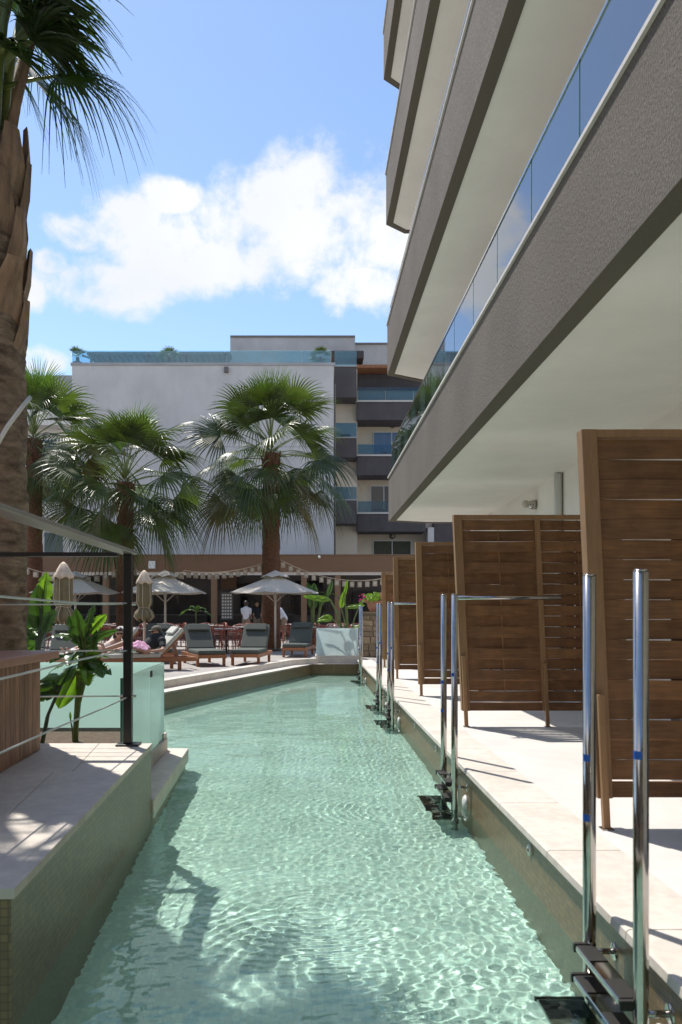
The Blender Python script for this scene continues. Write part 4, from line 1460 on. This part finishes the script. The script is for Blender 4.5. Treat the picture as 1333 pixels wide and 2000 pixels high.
for (x, lab, sd_) in ((152, 'spiky rooftop plant at the left corner behind the roof glass', 51), (331, 'spiky rooftop plant at the middle of the roof terrace', 52), (626, 'spiky rooftop plant near the right end of the roof glass', 53)):
    p = px(x, 708, FH + 1.6)
    rg = random.Random(sd_)
    t = thing('rooftop_palm', lab, 'plant', p, group='small palms on the roof terrace')
    for i in range(16):
        az = i * 2.4
        V, Fc, pts = fan_leaf(p + Vector((0, 0, .25)), az, R(rg.uniform(5, 80)), .28, .55, .3, 12, R(60), rg)
        m_ = MB()
        m_.add(V, Fc)
        m_.build('leaf', 'palm_leaf', t)
    MB().tube([p, p + Vector((0, 0, .3))], [.12, .09], 10).build('trunk', 'trunk_red', t)
    MB().tube([p - Vector((0, 0, .5)), p], [.2, .28], 14).build('pot', 'interior_grey', t)


# ------------------------------------------------------------------ parasols
def parasol_open(base, zr, za, rad, label, seed=0):
    t = thing('open_parasol', label, 'parasol', base, group='open parasols by the tables')
    x, y, z = base
    MB().tube([(x, y, z), (x, y, za - .05)], .035, 12).build('pole', 'pole_white', t, smooth=True)
    MB().tube([(x, y, z), (x, y, z + .07)], .28, 20).build('base', 'dark_steel', t)
    n = 6
    rot = .35 + seed
    ring = [(x + rad * math.cos(rot + 2 * math.pi * k / n), y + rad * math.sin(rot + 2 * math.pi * k / n)) for k in range(n)]
    c = (x, y, za)
    mid = []
    V, F = [], []
    # each gore hangs slightly between the ribs
    m = 6
    for k in range(n):
        a, b = Vector((*ring[k], zr)), Vector((*ring[(k + 1) % n], zr))
        C = Vector(c)
        o = len(V)
        for i in range(m + 1):
            s = i / m
            p0, p1 = C.lerp(a, .09 + .91 * s), C.lerp(b, .09 + .91 * s)
            for j in range(5):
                u = j / 4
                V.append(p0.lerp(p1, u) + Vector((0, 0, -.05 * rad * s * math.sin(math.pi * u) * (1 if s < 1 else .6))))
        for i in range(m):
            for j in range(4):
                F.append((o + i * 5 + j, o + i * 5 + j + 1, o + (i + 1) * 5 + j + 1, o + (i + 1) * 5 + j))
    cn = MB()
    cn.add(V, F)
    cn.build('canopy', 'canvas', t, smooth=False, solid=.004)
    vt = MB()
    V = [(x, y, za + .14)]
    for k in range(n):
        a = Vector((x + rad * .33 * math.cos(rot + 2 * math.pi * k / n), y + rad * .33 * math.sin(rot + 2 * math.pi * k / n), za - .10))
        V.append(a)
    for k in range(n):
        V.append((Vector(V[1 + k]) + Vector(V[1 + (k + 1) % n])) / 2 + Vector((0, 0, .06)))
    vt.add(V, [(0, 1 + k, 7 + k) for k in range(n)] + [(0, 7 + k, 1 + (k + 1) % n) for k in range(n)])
    vt.build('vent_cap', 'canvas', t, solid=.004)
    for k in range(n):
        MB().tube([(x, y, za - .06), (*ring[k], zr - .012)], .009, 6).build('rib', 'pole_white', t)
        MB().tube([(x, y, zr - .32), (x + (ring[k][0] - x) * .5, y + (ring[k][1] - y) * .5, (za + zr) / 2 - .03)], .008, 6).build('strut', 'pole_white', t)
    return t


parasol_open((-1.11, 25, 0), 1.84, 2.40, 1.45, 'open pale parasol in front of the tall fan palm')
parasol_open((-4.60, 25.2, 0), 1.84, 2.42, 1.42, 'open pale parasol between the closed parasol and the restaurant post', .2)
parasol_open((-7.50, 25.4, 0), 1.84, 2.40, 1.40, 'open pale parasol behind the largest closed parasol', -.1)


def parasol_closed(base, ztop, label, s=1.0, seed=0, folds='canvas_closed', zb=None):
    rng = random.Random(seed)
    x, y, z = base
    t = thing('closed_parasol', label, 'parasol', base, group='closed parasols by the loungers')
    MB().tube([(x, y, z), (x, y, ztop)], .03 * s, 12).build('pole', 'pole_white', t, smooth=True)
    MB().tube([(x, y, z), (x, y, z + .07)], .26, 20).build('base', 'dark_steel', t)
    H = 1.32 * s
    prof = [(0, .05), (.08, .12), (.2, .155), (.45, .165), (.62, .17), (.70, .125), (.74, .12), (.82, .19), (.92, .225), (1.0, .15)]
    n = 36
    V, F = [], []
    for q, r in prof:
        for k in range(n):
            a = 2 * math.pi * k / n
            f = 1 + .17 * math.sin(a * 6 + seed) + .08 * math.sin(a * 13 + q * 6) + .05 * noise.noise(Vector((math.cos(a) * 2, math.sin(a) * 2, q * 5 + seed)))
            rr = r * s * f
            dz = .05 * math.sin(a * 6 + 1) * s if q == 1.0 else 0
            V.append((x + rr * math.cos(a), y + rr * math.sin(a), ztop - .05 - H * q * .88 + dz))
    for i in range(len(prof) - 1):
        for k in range(n):
            F.append((i * n + k, i * n + (k + 1) % n, (i + 1) * n + (k + 1) % n, (i + 1) * n + k))
    m_ = MB()
    m_.add(V, F)
    m_.build('canopy', folds, t, smooth=True, solid=.006)
    # hood over the tip
    V, F = [], []
    for q, r in ((0, .012), (.15, .07), (.45, .125), (.8, .185), (1, .20)):
        for k in range(n):
            a = 2 * math.pi * k / n
            f = 1 + .12 * q * math.sin(a * 6 + seed + .6)
            dz = .022 * math.sin(a * 6 + seed + .6) * s if q == 1 else 0
            V.append((x + r * s * f * math.cos(a), y + r * s * f * math.sin(a), ztop + .06 - .34 * s * q + dz))
    for i in range(4):
        for k in range(n):
            F.append((i * n + k, i * n + (k + 1) % n, (i + 1) * n + (k + 1) % n, (i + 1) * n + k))
    m_ = MB()
    m_.add(V, F)
    m_.build('hood', 'canvas_edge', t, smooth=True, solid=.006)
    zt_ = ztop - .05 - H * .72 * .88
    rr = .14 * s
    MB().tube([(x + rr * math.cos(a), y + rr * math.sin(a), zt_ + .012 * math.sin(3 * a)) for a in [k * math.pi / 8 for k in range(17)]], .007, 6, cap=False).build('tie_strap', 'canvas_edge', t, smooth=True)
    for k in range(6):
        a = 2 * math.pi * (k + .25 + seed * .13) / 6
        pts = []
        for q, r in prof[1:]:
            pts.append((x + (r * 1.19) * s * math.cos(a), y + (r * 1.19) * s * math.sin(a), ztop - .05 - H * q * .88))
        MB().tube(pts, .007, 5).build('seam_tape', 'canvas_edge', t)
    return t


parasol_closed((-6.02, 19.4, 0), 2.38, 'largest closed olive parasol with pale hood at the left of the terrace', 1.18, 1)
parasol_closed((-4.22, 20.2, 0), 2.22, 'closed olive parasol behind the sunbathing man with pale pole below', 1.0, 2)
parasol_closed((-7.95, 23.5, 0), 1.95, 'pale closed parasol half hidden by the torn banana leaves', 1.0, 3, folds='canvas')


# ------------------------------------------------------------------ loungers
def make_lounger(label, cush, back=R(50)):
    t = thing('sun_lounger', label, 'sun lounger', (0, 0, 0), group='wooden sun loungers on the terrace')
    # foot at y=0, head towards +y
    W, Ln, sz = .66, 1.95, .27
    for x in (-W / 2 + .03, W / 2 - .03):
        MB().box(x - .025, x + .025, 0, Ln, sz - .09, sz).build('side_rail', 'teak', t, bevel=.006)
        for y in (.12, 1.55):
            MB().box(x - .03, x + .03, y, y + .07, .0, sz - .091).build('leg', 'teak', t, bevel=.006)
    MB().box(-W / 2 + .056, W / 2 - .056, .0, .05, sz - .08, sz).build('cross_rail', 'teak', t, bevel=.006)
    MB().box(-W / 2 + .056, W / 2 - .056, Ln - .05, Ln, sz - .08, sz).build('cross_rail', 'teak', t, bevel=.006)
    for i in range(9):
        y = .08 + i * .135
        MB().box(-W / 2 + .057, W / 2 - .057, y, y + .09, sz - .022, sz - .003).build('slat', 'teak', t)
    MB().box(-W / 2 + .01, W / 2 - .01, .01, 1.19, sz + .002, sz + .095).build('seat_cushion', cush, t, bevel=.03)
    c, s = math.cos(back), math.sin(back)

    def bk(x0, x1, l0, l1, h0, h1):
        f = lambda l, h: (1.2 + l * c - h * s, sz + .01 + l * s + h * c)
        pa, pb, pcx, pd = f(l0, h0), f(l1, h0), f(l1, h1), f(l0, h1)
        return MB().hexa([(x0, *pa), (x1, *pa), (x1, *pb), (x0, *pb)], [(x0, *pd), (x1, *pd), (x1, *pcx), (x0, *pcx)])
    bk(-W / 2 + .01, W / 2 - .01, .02, .74, .03, .12).build('back_cushion', cush, t, bevel=.03)
    bk(-W / 2 + .03, W / 2 - .03, .0, .72, -.01, .025).build('back_frame', 'teak', t, bevel=.005)
    bk(-W / 2 + .07, W / 2 - .07, .52, .72, .122, .18).build('pillow', cush, t, bevel=.025)
    MB().bar((0, 1.62, sz - .05), (0, 1.2 + .45 * c, sz + .45 * s - .01), .3, .02).build('back_prop', 'teak', t)
    return t


lg = make_lounger('grey sun lounger standing in front of the tall palm, its foot end nearest the pool', 'cushion')
lg2 = make_lounger('pale cushioned sun lounger on which the man in the cap reclines', 'cushion_pale', R(46))
kids_of(lg)
kids_of(lg2)


def put(o, foot, head, lab=None, src=None):
    c = o if src is None else copy_tree(src)
    f, h = Vector(foot), Vector(head)
    c.location = (f.x, f.y, 0)
    c.rotation_euler = (0, 0, math.atan2(h.y - f.y, h.x - f.x) - math.pi / 2)
    if lab:
        c['label'] = lab
    return c


put(None, (-.45, 21.3), (-.2, 23.2), 'grey sun lounger beside the white glass planter box', lg)
put(None, (-2.18, 17.7), (-2.85, 19.5), 'grey sun lounger just behind the man, its foot pointing at the pool corner', lg)
put(None, (-5.3, 16.6), (-5.6, 18.5), 'grey sun lounger left of the woman, partly behind the green plant', lg)
put(None, (-6.4, 17.6), (-6.7, 19.4), 'grey sun lounger farthest left behind the banana plant', lg)
put(None, (-3.5, 18.6), (-3.9, 20.4), 'grey sun lounger behind the two sunbathers', lg)
put(lg, (-1.50, 18.0), (-1.28, 19.9))
put(None, (-5.05, 16.0), (-3.95, 17.2), 'pale cushioned sun lounger on which the woman sits', lg2)
put(lg2, (-4.3, 16.25), (-2.75, 17.0))

# ------------------------------------------------------------------ dining tables and chairs
TG = 'round white tables of the restaurant terrace'
CG = 'rust red chairs around the dining tables'


def make_table():
    t = thing('dining_table', 'x', 'table', (0, 0, 0), group=TG)
    MB().tube([(0, 0, .725), (0, 0, .75)], .36, 28).build('top', 'table_white', t)
    MB().tube([(0, 0, .02), (0, 0, .724)], .03, 10).build('column', 'dark_steel', t, smooth=True)
    MB().tube([(0, 0, 0), (0, 0, .02)], .21, 20).build('foot', 'dark_steel', t)
    return t


def make_chair():
    t = thing('dining_chair', 'x', 'chair', (0, 0, 0), group=CG)
    w = .22
    for x in (-w, w):
        MB().tube([(x * 1.1, -.22, 0), (x, -.2, .44), (x, -.19, .45)], .013, 6).build('leg', 'chair_rust', t)
        MB().tube([(x * 1.12, .26, 0), (x, .2, .44), (x, .27, .70)], .013, 6).build('leg', 'chair_rust', t)
        MB().tube([(x * 1.12, -.19, .44), (x * 1.15, -.15, .64), (x * 1.12, .24, .66)], .012, 6).build('armrest', 'chair_rust', t)
    arc = []
    for k in range(9):
        a = math.pi * k / 8
        arc.append((-w * math.cos(a), .27 + .05 * math.sin(a), .70 + .10 * math.sin(a)))
    MB().tube(arc, .013, 6).build('back_rail', 'chair_rust', t)
    for k in range(1, 6):
        x = -w + 2 * w * k / 6
        MB().tube([(x, .21, .45), (x, .285 + .02 * (1 - abs(x) / w), .70 + .08 * (1 - (x / w) ** 2))], .006, 5).build('back_bar', 'chair_rust', t)
    MB().box(-w, w, -.2, .2, .44, .458).build('seat', 'chair_rust', t, bevel=.006)
    MB().box(-w + .02, w - .02, -.18, .18, .459, .485).build('seat_pad', 'cushion', t, bevel=.008)
    return t


tb, ch = make_table(), make_chair()
kids_of(tb)
kids_of(ch)
first = [True, True]
rg = random.Random(4)
rows = [(23.6, (-8.6, -6.6, -5.2, -3.35, -2.45)), (25.9, (-9.6, -7.7, -6.0, -3.6, -2.3, -.2, .75)), (28.9, (-11, -9, -7, -5.2, -3.6, -2.2, -.1, .9, 1.9)), (32, (-12, -10, -8, -6, -4.2, -2.6, -.6, 1.1, 2.5))]
rn = ('first', 'second', 'third', 'rear')
def spot_of(X, Yy):
    xp = 607 + X * FPX / Yy
    return [n_ for lim_, n_ in ((130, 'behind the banana plant'), (215, 'behind the leftmost loungers'), (275, 'at the shorter palm trunk'), (345, 'behind the sunbathers'), (440, 'left of the middle loungers'),
                                (500, 'left of the tall palm'), (560, 'at the tall palm trunk'), (620, 'behind the planter lounger'), (9999, 'behind the planter box')) if xp < lim_][0]


used_spot = set()
for ri, (Yt, xs) in enumerate(rows):
    for xi_, X in enumerate(xs):
        X += rg.uniform(-.15, .15)
        Yy = Yt + rg.uniform(-.3, .3)
        if (Vector((X, Yy)) - Vector((-1.34, 27))).length < .9:
            continue
        if first[0]:
            o = tb
            first[0] = False
        else:
            o = copy_tree(tb)
        o.location = (X, Yy, 0)
        spot = spot_of(X, Yy)
        if (ri, spot) in used_spot:
            spot = spot + ', further right'
        used_spot.add((ri, spot))
        o['label'] = 'white pedestal table %s, %s row from the pool' % (spot, rn[ri])
        o['group'] = TG + ', %s row' % rn[ri]
        for k in range(4):
            if ri == 3 and k in (1,):
                continue
            a = k * math.pi / 2 + rg.uniform(-.35, .35) + .4
            rr = rg.uniform(.5, .62)
            if first[1]:
                c = ch
                first[1] = False
            else:
                c = copy_tree(ch)
            c.location = (X + rr * math.cos(a), Yy + rr * math.sin(a), 0)
            c.rotation_euler = (0, 0, a - math.pi / 2 + rg.uniform(-.2, .2))
            c['label'] = 'rust red chair %s %s row table %s' % (('right of', 'beyond', 'left of', 'before')[int(((a + math.pi / 4) % (2 * math.pi)) // (math.pi / 2))], rn[ri], spot)
            c['group'] = CG + ', %s row' % rn[ri]


# ------------------------------------------------------------------ festoon of small square lanterns
def festoon(a, b, sag, n, label):
    a, b = Vector(a), Vector(b)
    t = thing('lantern_string', label, 'string lights', a)
    pts = []
    for i in range(33):
        q = i / 32
        pts.append(a.lerp(b, q) + Vector((0, 0, -sag * 4 * q * (1 - q))))
    MB().tube(pts, .014, 6).build('cord', 'canvas_edge', t)
    for i in range(n):
        q = (i + .5) / n
        p = a.lerp(b, q) + Vector((0, 0, -sag * 4 * q * (1 - q) - .02))
        s = .07
        k = MB().box(p.x - s, p.x + s, p.y - s, p.y + s, p.z - .2, p.z - .02).build('lantern', 'cloud_lantern', t)
        MB().box(p.x - s * .62, p.x + s * .62, p.y - s - .004, p.y - s - .001, p.z - .15, p.z - .06).build('lantern_panel', 'lamp_glass', k)


festoon(px(546, 1092, 27), px(800, 1116, 27), .50, 17, 'lantern string sagging from the tall palm to the screens')
festoon(px(514, 1100, 27), px(362, 1114, 27), .17, 11, 'lantern string between the tall palm and the open parasol at the restaurant front')
festoon(px(362, 1114, 27), px(255, 1105, 26), .30, 7, 'lantern string running to the shorter palm trunk')
festoon(px(232, 1112, 26), px(28, 1098, 26), .34, 12, 'lantern string at the left between short palm and thick trunk')


# ------------------------------------------------------------------ people
def skinmesh(name, caps, m, parent, voxel=.012, smooth=6, balls=()):
    mb = MB()
    for a, b, ra, rb in caps:
        a, b = Vector(a), Vector(b)
        d = (b - a)
        mb.tube([a - d.normalized() * ra * .6, a, b, b + d.normalized() * rb * .6], [ra * .75, ra, rb, rb * .75], 12)
        mb.sphere(a, ra, 12, 8)
        mb.sphere(b, rb, 12, 8)
    for c, r, s in balls:
        mb.sphere(c, r, 16, 12, s)
    o = mb.build(name, m, parent, smooth=True)
    r_ = o.modifiers.new('remesh', 'REMESH')
    r_.mode = 'VOXEL'
    r_.voxel_size = voxel
    r_.use_smooth_shade = True
    s_ = o.modifiers.new('smooth', 'SMOOTH')
    s_.iterations = smooth
    s_.factor = .5
    return o


def hand(palm_c, dirv, side, up):
    c, d, s, u = Vector(palm_c), Vector(dirv).normalized(), Vector(side).normalized(), Vector(up).normalized()
    caps = [(c - d * .02, c + d * .045, .026, .03), (c + s * .022 + d * .03, c - s * .022 + d * .03, .018, .018)]
    for k, ln in enumerate((.066, .075, .07, .055)):
        b = c + d * .06 + s * (.027 - .018 * k)
        m1 = b + (d * .8 - u * .35).normalized() * ln * .55
        caps += [(b, m1, .0088, .008), (m1, m1 + (d * .35 - u * .8).normalized() * ln * .45, .008, .007)]
    b = c + s * .03
    caps += [(b, b + (s * .7 + d * .6) * .035, .011, .010), (b + (s * .7 + d * .6) * .035, b + (s * .45 + d * .9) * .065, .010, .008)]
    return caps


def head_parts(t, hc, fwd, upv, hair_len, cap=False):
    f, u = Vector(fwd).normalized(), Vector(upv).normalized()
    s = f.cross(u).normalized()
    u = s.cross(f)
    mat3 = Matrix((s, f, u)).transposed()

    def W(x, y, z):
        return hc + mat3 @ Vector((x, y, z))
    caps = [(W(0, .01, .02), W(0, .0, .03), .088, .088), (W(0, .03, -.05), W(0, .045, -.075), .062, .045),
            (W(0, .092, .012), W(0, .113, -.022), .010, .015), (W(-.022, .090, -.052), W(.022, .090, -.052), .009, .009),
            (W(-.022, .088, -.064), W(.022, .088, -.064), .009, .009),
            (W(-.086, .0, .01), W(-.088, -.008, -.022), .017, .012), (W(.086, .0, .01), W(.088, -.008, -.022), .017, .012),
            (W(-.035, .080, .03), W(.035, .080, .03), .013, .013)]
    return caps, W


# the man in the cap
man = thing('person', 'man in a khaki cap, sunglasses and dark shirt reclining on the pale lounger', 'person', (-3.25, 16.6, .36), group='people')
pel, chs, nk, hd = Vector((-3.42, 16.47, .45)), Vector((-3.19, 16.66, .66)), Vector((-3.165, 16.69, .74)), Vector((-3.215, 16.655, .835))
hd.z = .80
nk.z = .70
caps, W = head_parts(man, hd, (-.9, -.35, -.12), (-.1, -.05, 1), 0)
sh_l, sh_r = Vector((-3.26, 16.82, .64)), Vector((-3.08, 16.50, .62))
el_r, ha_r = Vector((-3.02, 16.30, .44)), Vector((-3.22, 16.18, .42))
el_l, ha_l = Vector((-3.42, 16.92, .46)), Vector((-3.6, 16.78, .47))
caps += [(nk, hd - Vector((0, 0, .04)), .055, .052), (pel, chs, .125, .14), (sh_l, sh_r, .075, .075),
         (sh_r, el_r, .052, .042), (el_r, ha_r, .040, .027), (sh_l, el_l, .052, .042), (el_l, ha_l, .040, .027)]
for s_ in (-1, 1):
    hip = pel + Vector((.05 * s_ * -.6, .1 * s_, -.01))
    kn = hip + Vector((-.42, -.05, .14 if s_ < 0 else .02))
    an = kn + Vector((-.38, -.16, -.13))
    caps += [(hip, kn, .085, .06), (kn, an, .058, .036), (an, an + Vector((-.03, 0, .10)), .036, .03), (an + Vector((-.03, 0, .10)), an + Vector((-.1, -.03, .13)), .032, .024)]
caps += hand(ha_r + Vector((-.03, -.01, 0)), (-1, -.3, 0), (0, -.6, .6), (0, .3, 1)) + hand(ha_l + Vector((-.03, -.02, 0)), (-1, -.4, 0), (0, .6, .6), (0, .3, 1))
skinmesh('body', caps, 'skin', man, .0085, 3)
skinmesh('shirt', [(pel + Vector((-.02, 0, .01)), chs, .138, .155), (sh_l, sh_r, .09, .09), (sh_r, sh_r.lerp(el_r, .62), .07, .062), (sh_l, sh_l.lerp(el_l, .62), .07, .062)], 'shirt_dark', man, .014, 4)
skinmesh('shorts', [(pel, pel + Vector((-.30, -.1, .08)), .12, .085), (pel + Vector((0, .1, 0)), pel + Vector((-.30, .08, .03)), .11, .08)], 'shorts_khaki', man, .016, 4)
skinmesh('hair', [(W(0, -.02, .03), W(0, -.045, -.03), .096, .075)], 'hair', man, .012, 3)
cp_ = MB()
for q, r in ((0, .108), (.35, .106), (.7, .085), (.95, .04), (1, .004)):
    for k in range(20):
        a = 2 * math.pi * k / 20
        cp_.v.append(tuple(W(r * math.sin(a) * .92, r * math.cos(a), .052 + .085 * q)))
cp_.f += [(i * 20 + k, i * 20 + (k + 1) % 20, (i + 1) * 20 + (k + 1) % 20, (i + 1) * 20 + k) for i in range(4) for k in range(20)]
cpo = cp_.build('cap', 'cap_khaki', man, smooth=True, solid=.006)
V = []
for k in range(9):
    a = -1.1 + 2.2 * k / 8
    V += [W(.098 * math.sin(a), .104 * math.cos(a), .056), W(.085 * math.sin(a), .11 + .075 * math.cos(a), .046)]
m_ = MB()
m_.add(V, [(2 * k, 2 * k + 1, 2 * k + 3, 2 * k + 2) for k in range(8)])
m_.build('peak', 'cap_khaki', cpo, solid=.006)


def shades(W, t):
    m_ = MB()
    for s_ in (-1, 1):
        V = []
        for k in range(12):
            a = 2 * math.pi * k / 12
            V.append(W(s_ * .036 + .027 * math.cos(a), .103 - abs(s_ * .036 + .027 * math.cos(a)) * .28, .018 + .021 * math.sin(a)))
        m_.add(V, [tuple(range(12))])
        m_.tube([W(s_ * .066, .088, .024), W(s_ * .092, .0, .022)], .003, 5)
    m_.tube([W(-.012, .105, .024), W(.012, .105, .024)], .003, 5)
    m_.build('sunglasses', 'lens_black', t, solid=.003)


shades(W, man)

wom = thing('person', 'woman with dark wavy hair, round sunglasses and a pale patterned top on a lounger', 'person', (-4.2, 16.6, .36), group='people')
pel, chs, nk, hd = Vector((-4.32, 16.55, .42)), Vector((-4.10, 16.78, .58)), Vector((-4.07, 16.80, .66)), Vector((-4.03, 16.76, .755))
caps, W = head_parts(wom, hd, (.42, -1, -.12), (0, 0, 1), 1)
sh_l, sh_r = Vector((-4.24, 16.84, .57)), Vector((-3.93, 16.70, .57))
el_r, ha_r = Vector((-3.80, 16.52, .42)), Vector((-3.93, 16.33, .44))
el_l, ha_l = Vector((-4.42, 16.66, .42)), Vector((-4.3, 16.45, .46))
caps += [(nk, hd - Vector((0, 0, .05)), .043, .043), (pel, chs, .11, .115), (sh_l, sh_r, .055, .055), (sh_r, el_r, .042, .034), (el_r, ha_r, .032, .022),
         (sh_l, el_l, .042, .034), (el_l, ha_l, .032, .022)]
for s_ in (-1, 1):
    hip = pel + Vector((.07 * s_, -.05 * s_, -.01))
    kn = hip + Vector((-.30, -.26, .10))
    an = kn + Vector((-.28, -.22, -.12))
    caps += [(hip, kn, .08, .055), (kn, an, .05, .032), (an, an + Vector((-.06, -.06, .10)), .032, .024)]
caps += hand(ha_r + Vector((-.02, -.02, 0)), (-.7, -.7, 0), (-.5, .4, .6), (0, .3, 1)) + hand(ha_l + Vector((.02, -.02, 0)), (.6, -.7, 0), (.5, .4, .6), (0, .3, 1))
skinmesh('body', caps, 'skin', wom, .0085, 3)
skinmesh('top', [(pel, chs + Vector((0, 0, -.03)), .122, .125)], 'top_floral', wom, .014, 4)
skinmesh('hair', [(W(0, -.025, .045), W(0, -.05, -.03), .104, .09), (W(-.085, -.02, .02), W(-.10, .0, -.12), .035, .03), (W(.085, -.02, .02), W(.10, .0, -.11), .035, .03), (W(0, .03, .085), W(0, -.03, .09), .05, .06), (W(0, -.07, -.02), W(0, -.07, -.14), .08, .06)], 'hair', wom, .012, 2)
shades(W, wom)


def standing(label, base, facing, shirt, lean=0.0, arms=.5):
    t = thing('person', label, 'person', base, group='people')
    b = Vector(base)
    f = Vector((math.cos(facing), math.sin(facing), 0))
    s = f.cross(Vector((0, 0, 1)))
    up = Vector((0, 0, 1))
    hip = b + up * .93
    ch_ = hip + up * (.42 * math.cos(lean)) + f * (.42 * math.sin(lean))
    nk = ch_ + (up * math.cos(lean) + f * math.sin(lean)) * .12
    hd = nk + (up * math.cos(lean * .8) + f * math.sin(lean * .8)) * .13
    caps, W = head_parts(t, hd, f + up * -.2 * lean, up + f * lean * .5, 0)
    caps += [(nk, hd, .05, .05), (hip, ch_, .125, .13), (ch_ - s * .17, ch_ + s * .17, .06, .06)]
    for k in (-1, 1):
        sh = ch_ + s * .18 * k
        el = sh - up * .26 + f * (.08 + lean * .1)
        ha = el + f * .22 * arms - up * .1
        caps += [(sh, el, .048, .038), (el, ha, .036, .026)]
        caps += hand(ha + f * .03, f - up * .3, s * -k, up)
        h = hip + s * .09 * k
        kn = h - up * .45 + f * .03
        an = h - up * .86
        caps += [(h, kn, .085, .058), (kn, an, .055, .038), (an - up * .03, an - up * .03 + f * .13, .036, .03)]
    skinmesh('body', caps, 'skin', t, .011, 2)
    skinmesh('shirt', [(hip + up * .03, ch_, .14, .15), (ch_ - s * .17, ch_ + s * .17, .078, .078)] +
             [(ch_ + s * .18 * k, ch_ + s * .18 * k - up * .16 + f * .04, .065, .058) for k in (-1, 1)], shirt, t, .016, 3)
    skinmesh('trousers', [(hip, hip - up * .03, .135, .13)] + [(hip + s * .09 * k, hip + s * .09 * k - up * .42 + f * .02, .10, .08) for k in (-1, 1)], 'shorts_khaki', t, .018, 3)
    skinmesh('hair', [(W(0, -.02, .04), W(0, -.04, -.01), .10, .085)], 'hair', t, .014, 2)
    return t


standing('person in a pale shirt seen from behind in the restaurant left of the tall palm', px(481, 1250, 35.0).to_2d().to_3d(), 1.4, 'shirt_white')
standing('person in a white shirt bending over a table right of the tall palm trunk', px(556, 1250, 33.6).to_2d().to_3d(), 2.9, 'shirt_white', lean=.55)
standing('person in dark clothes standing behind the palm trunk in the restaurant', px(502, 1250, 37.5).to_2d().to_3d(), -1.2, 'shirt_dark')


# towel over the man's legs
def towel(label, m, c, sx, sy, hgt, seed, name='towel'):
    V, F = [], []
    n = 26
    for j in range(n + 1):
        for i in range(n + 1):
            u, v = i / n - .5, j / n - .5
            z = hgt * (1 - (2 * u) ** 2 * .55) * (1 - (2 * v) ** 2 * .6)
            z += .045 * noise.noise(Vector((u * 5 + seed, v * 5, 0))) + .02 * noise.noise(Vector((u * 13 + seed, v * 13, 3)))
            V.append((c[0] + u * sx + .03 * noise.noise(Vector((v * 6, seed, 1))), c[1] + v * sy, c[2] + z))
    F = [(j * (n + 1) + i, j * (n + 1) + i + 1, (j + 1) * (n + 1) + i + 1, (j + 1) * (n + 1) + i) for j in range(n) for i in range(n)]
    m_ = MB()
    m_.add(V, F)
    o = m_.build(name, m, None, smooth=True, solid=.01)
    return tag(o, label, 'towel')


towel('pink and white towel bunched over the man\'s lap', 'towel_pink', (-3.55, 16.27, .40), .52, .42, .22, 2)
towel('white towel hanging over the lounger beside the woman', 'towel_white', (-4.72, 16.25, .38), .42, .5, .08, 5)
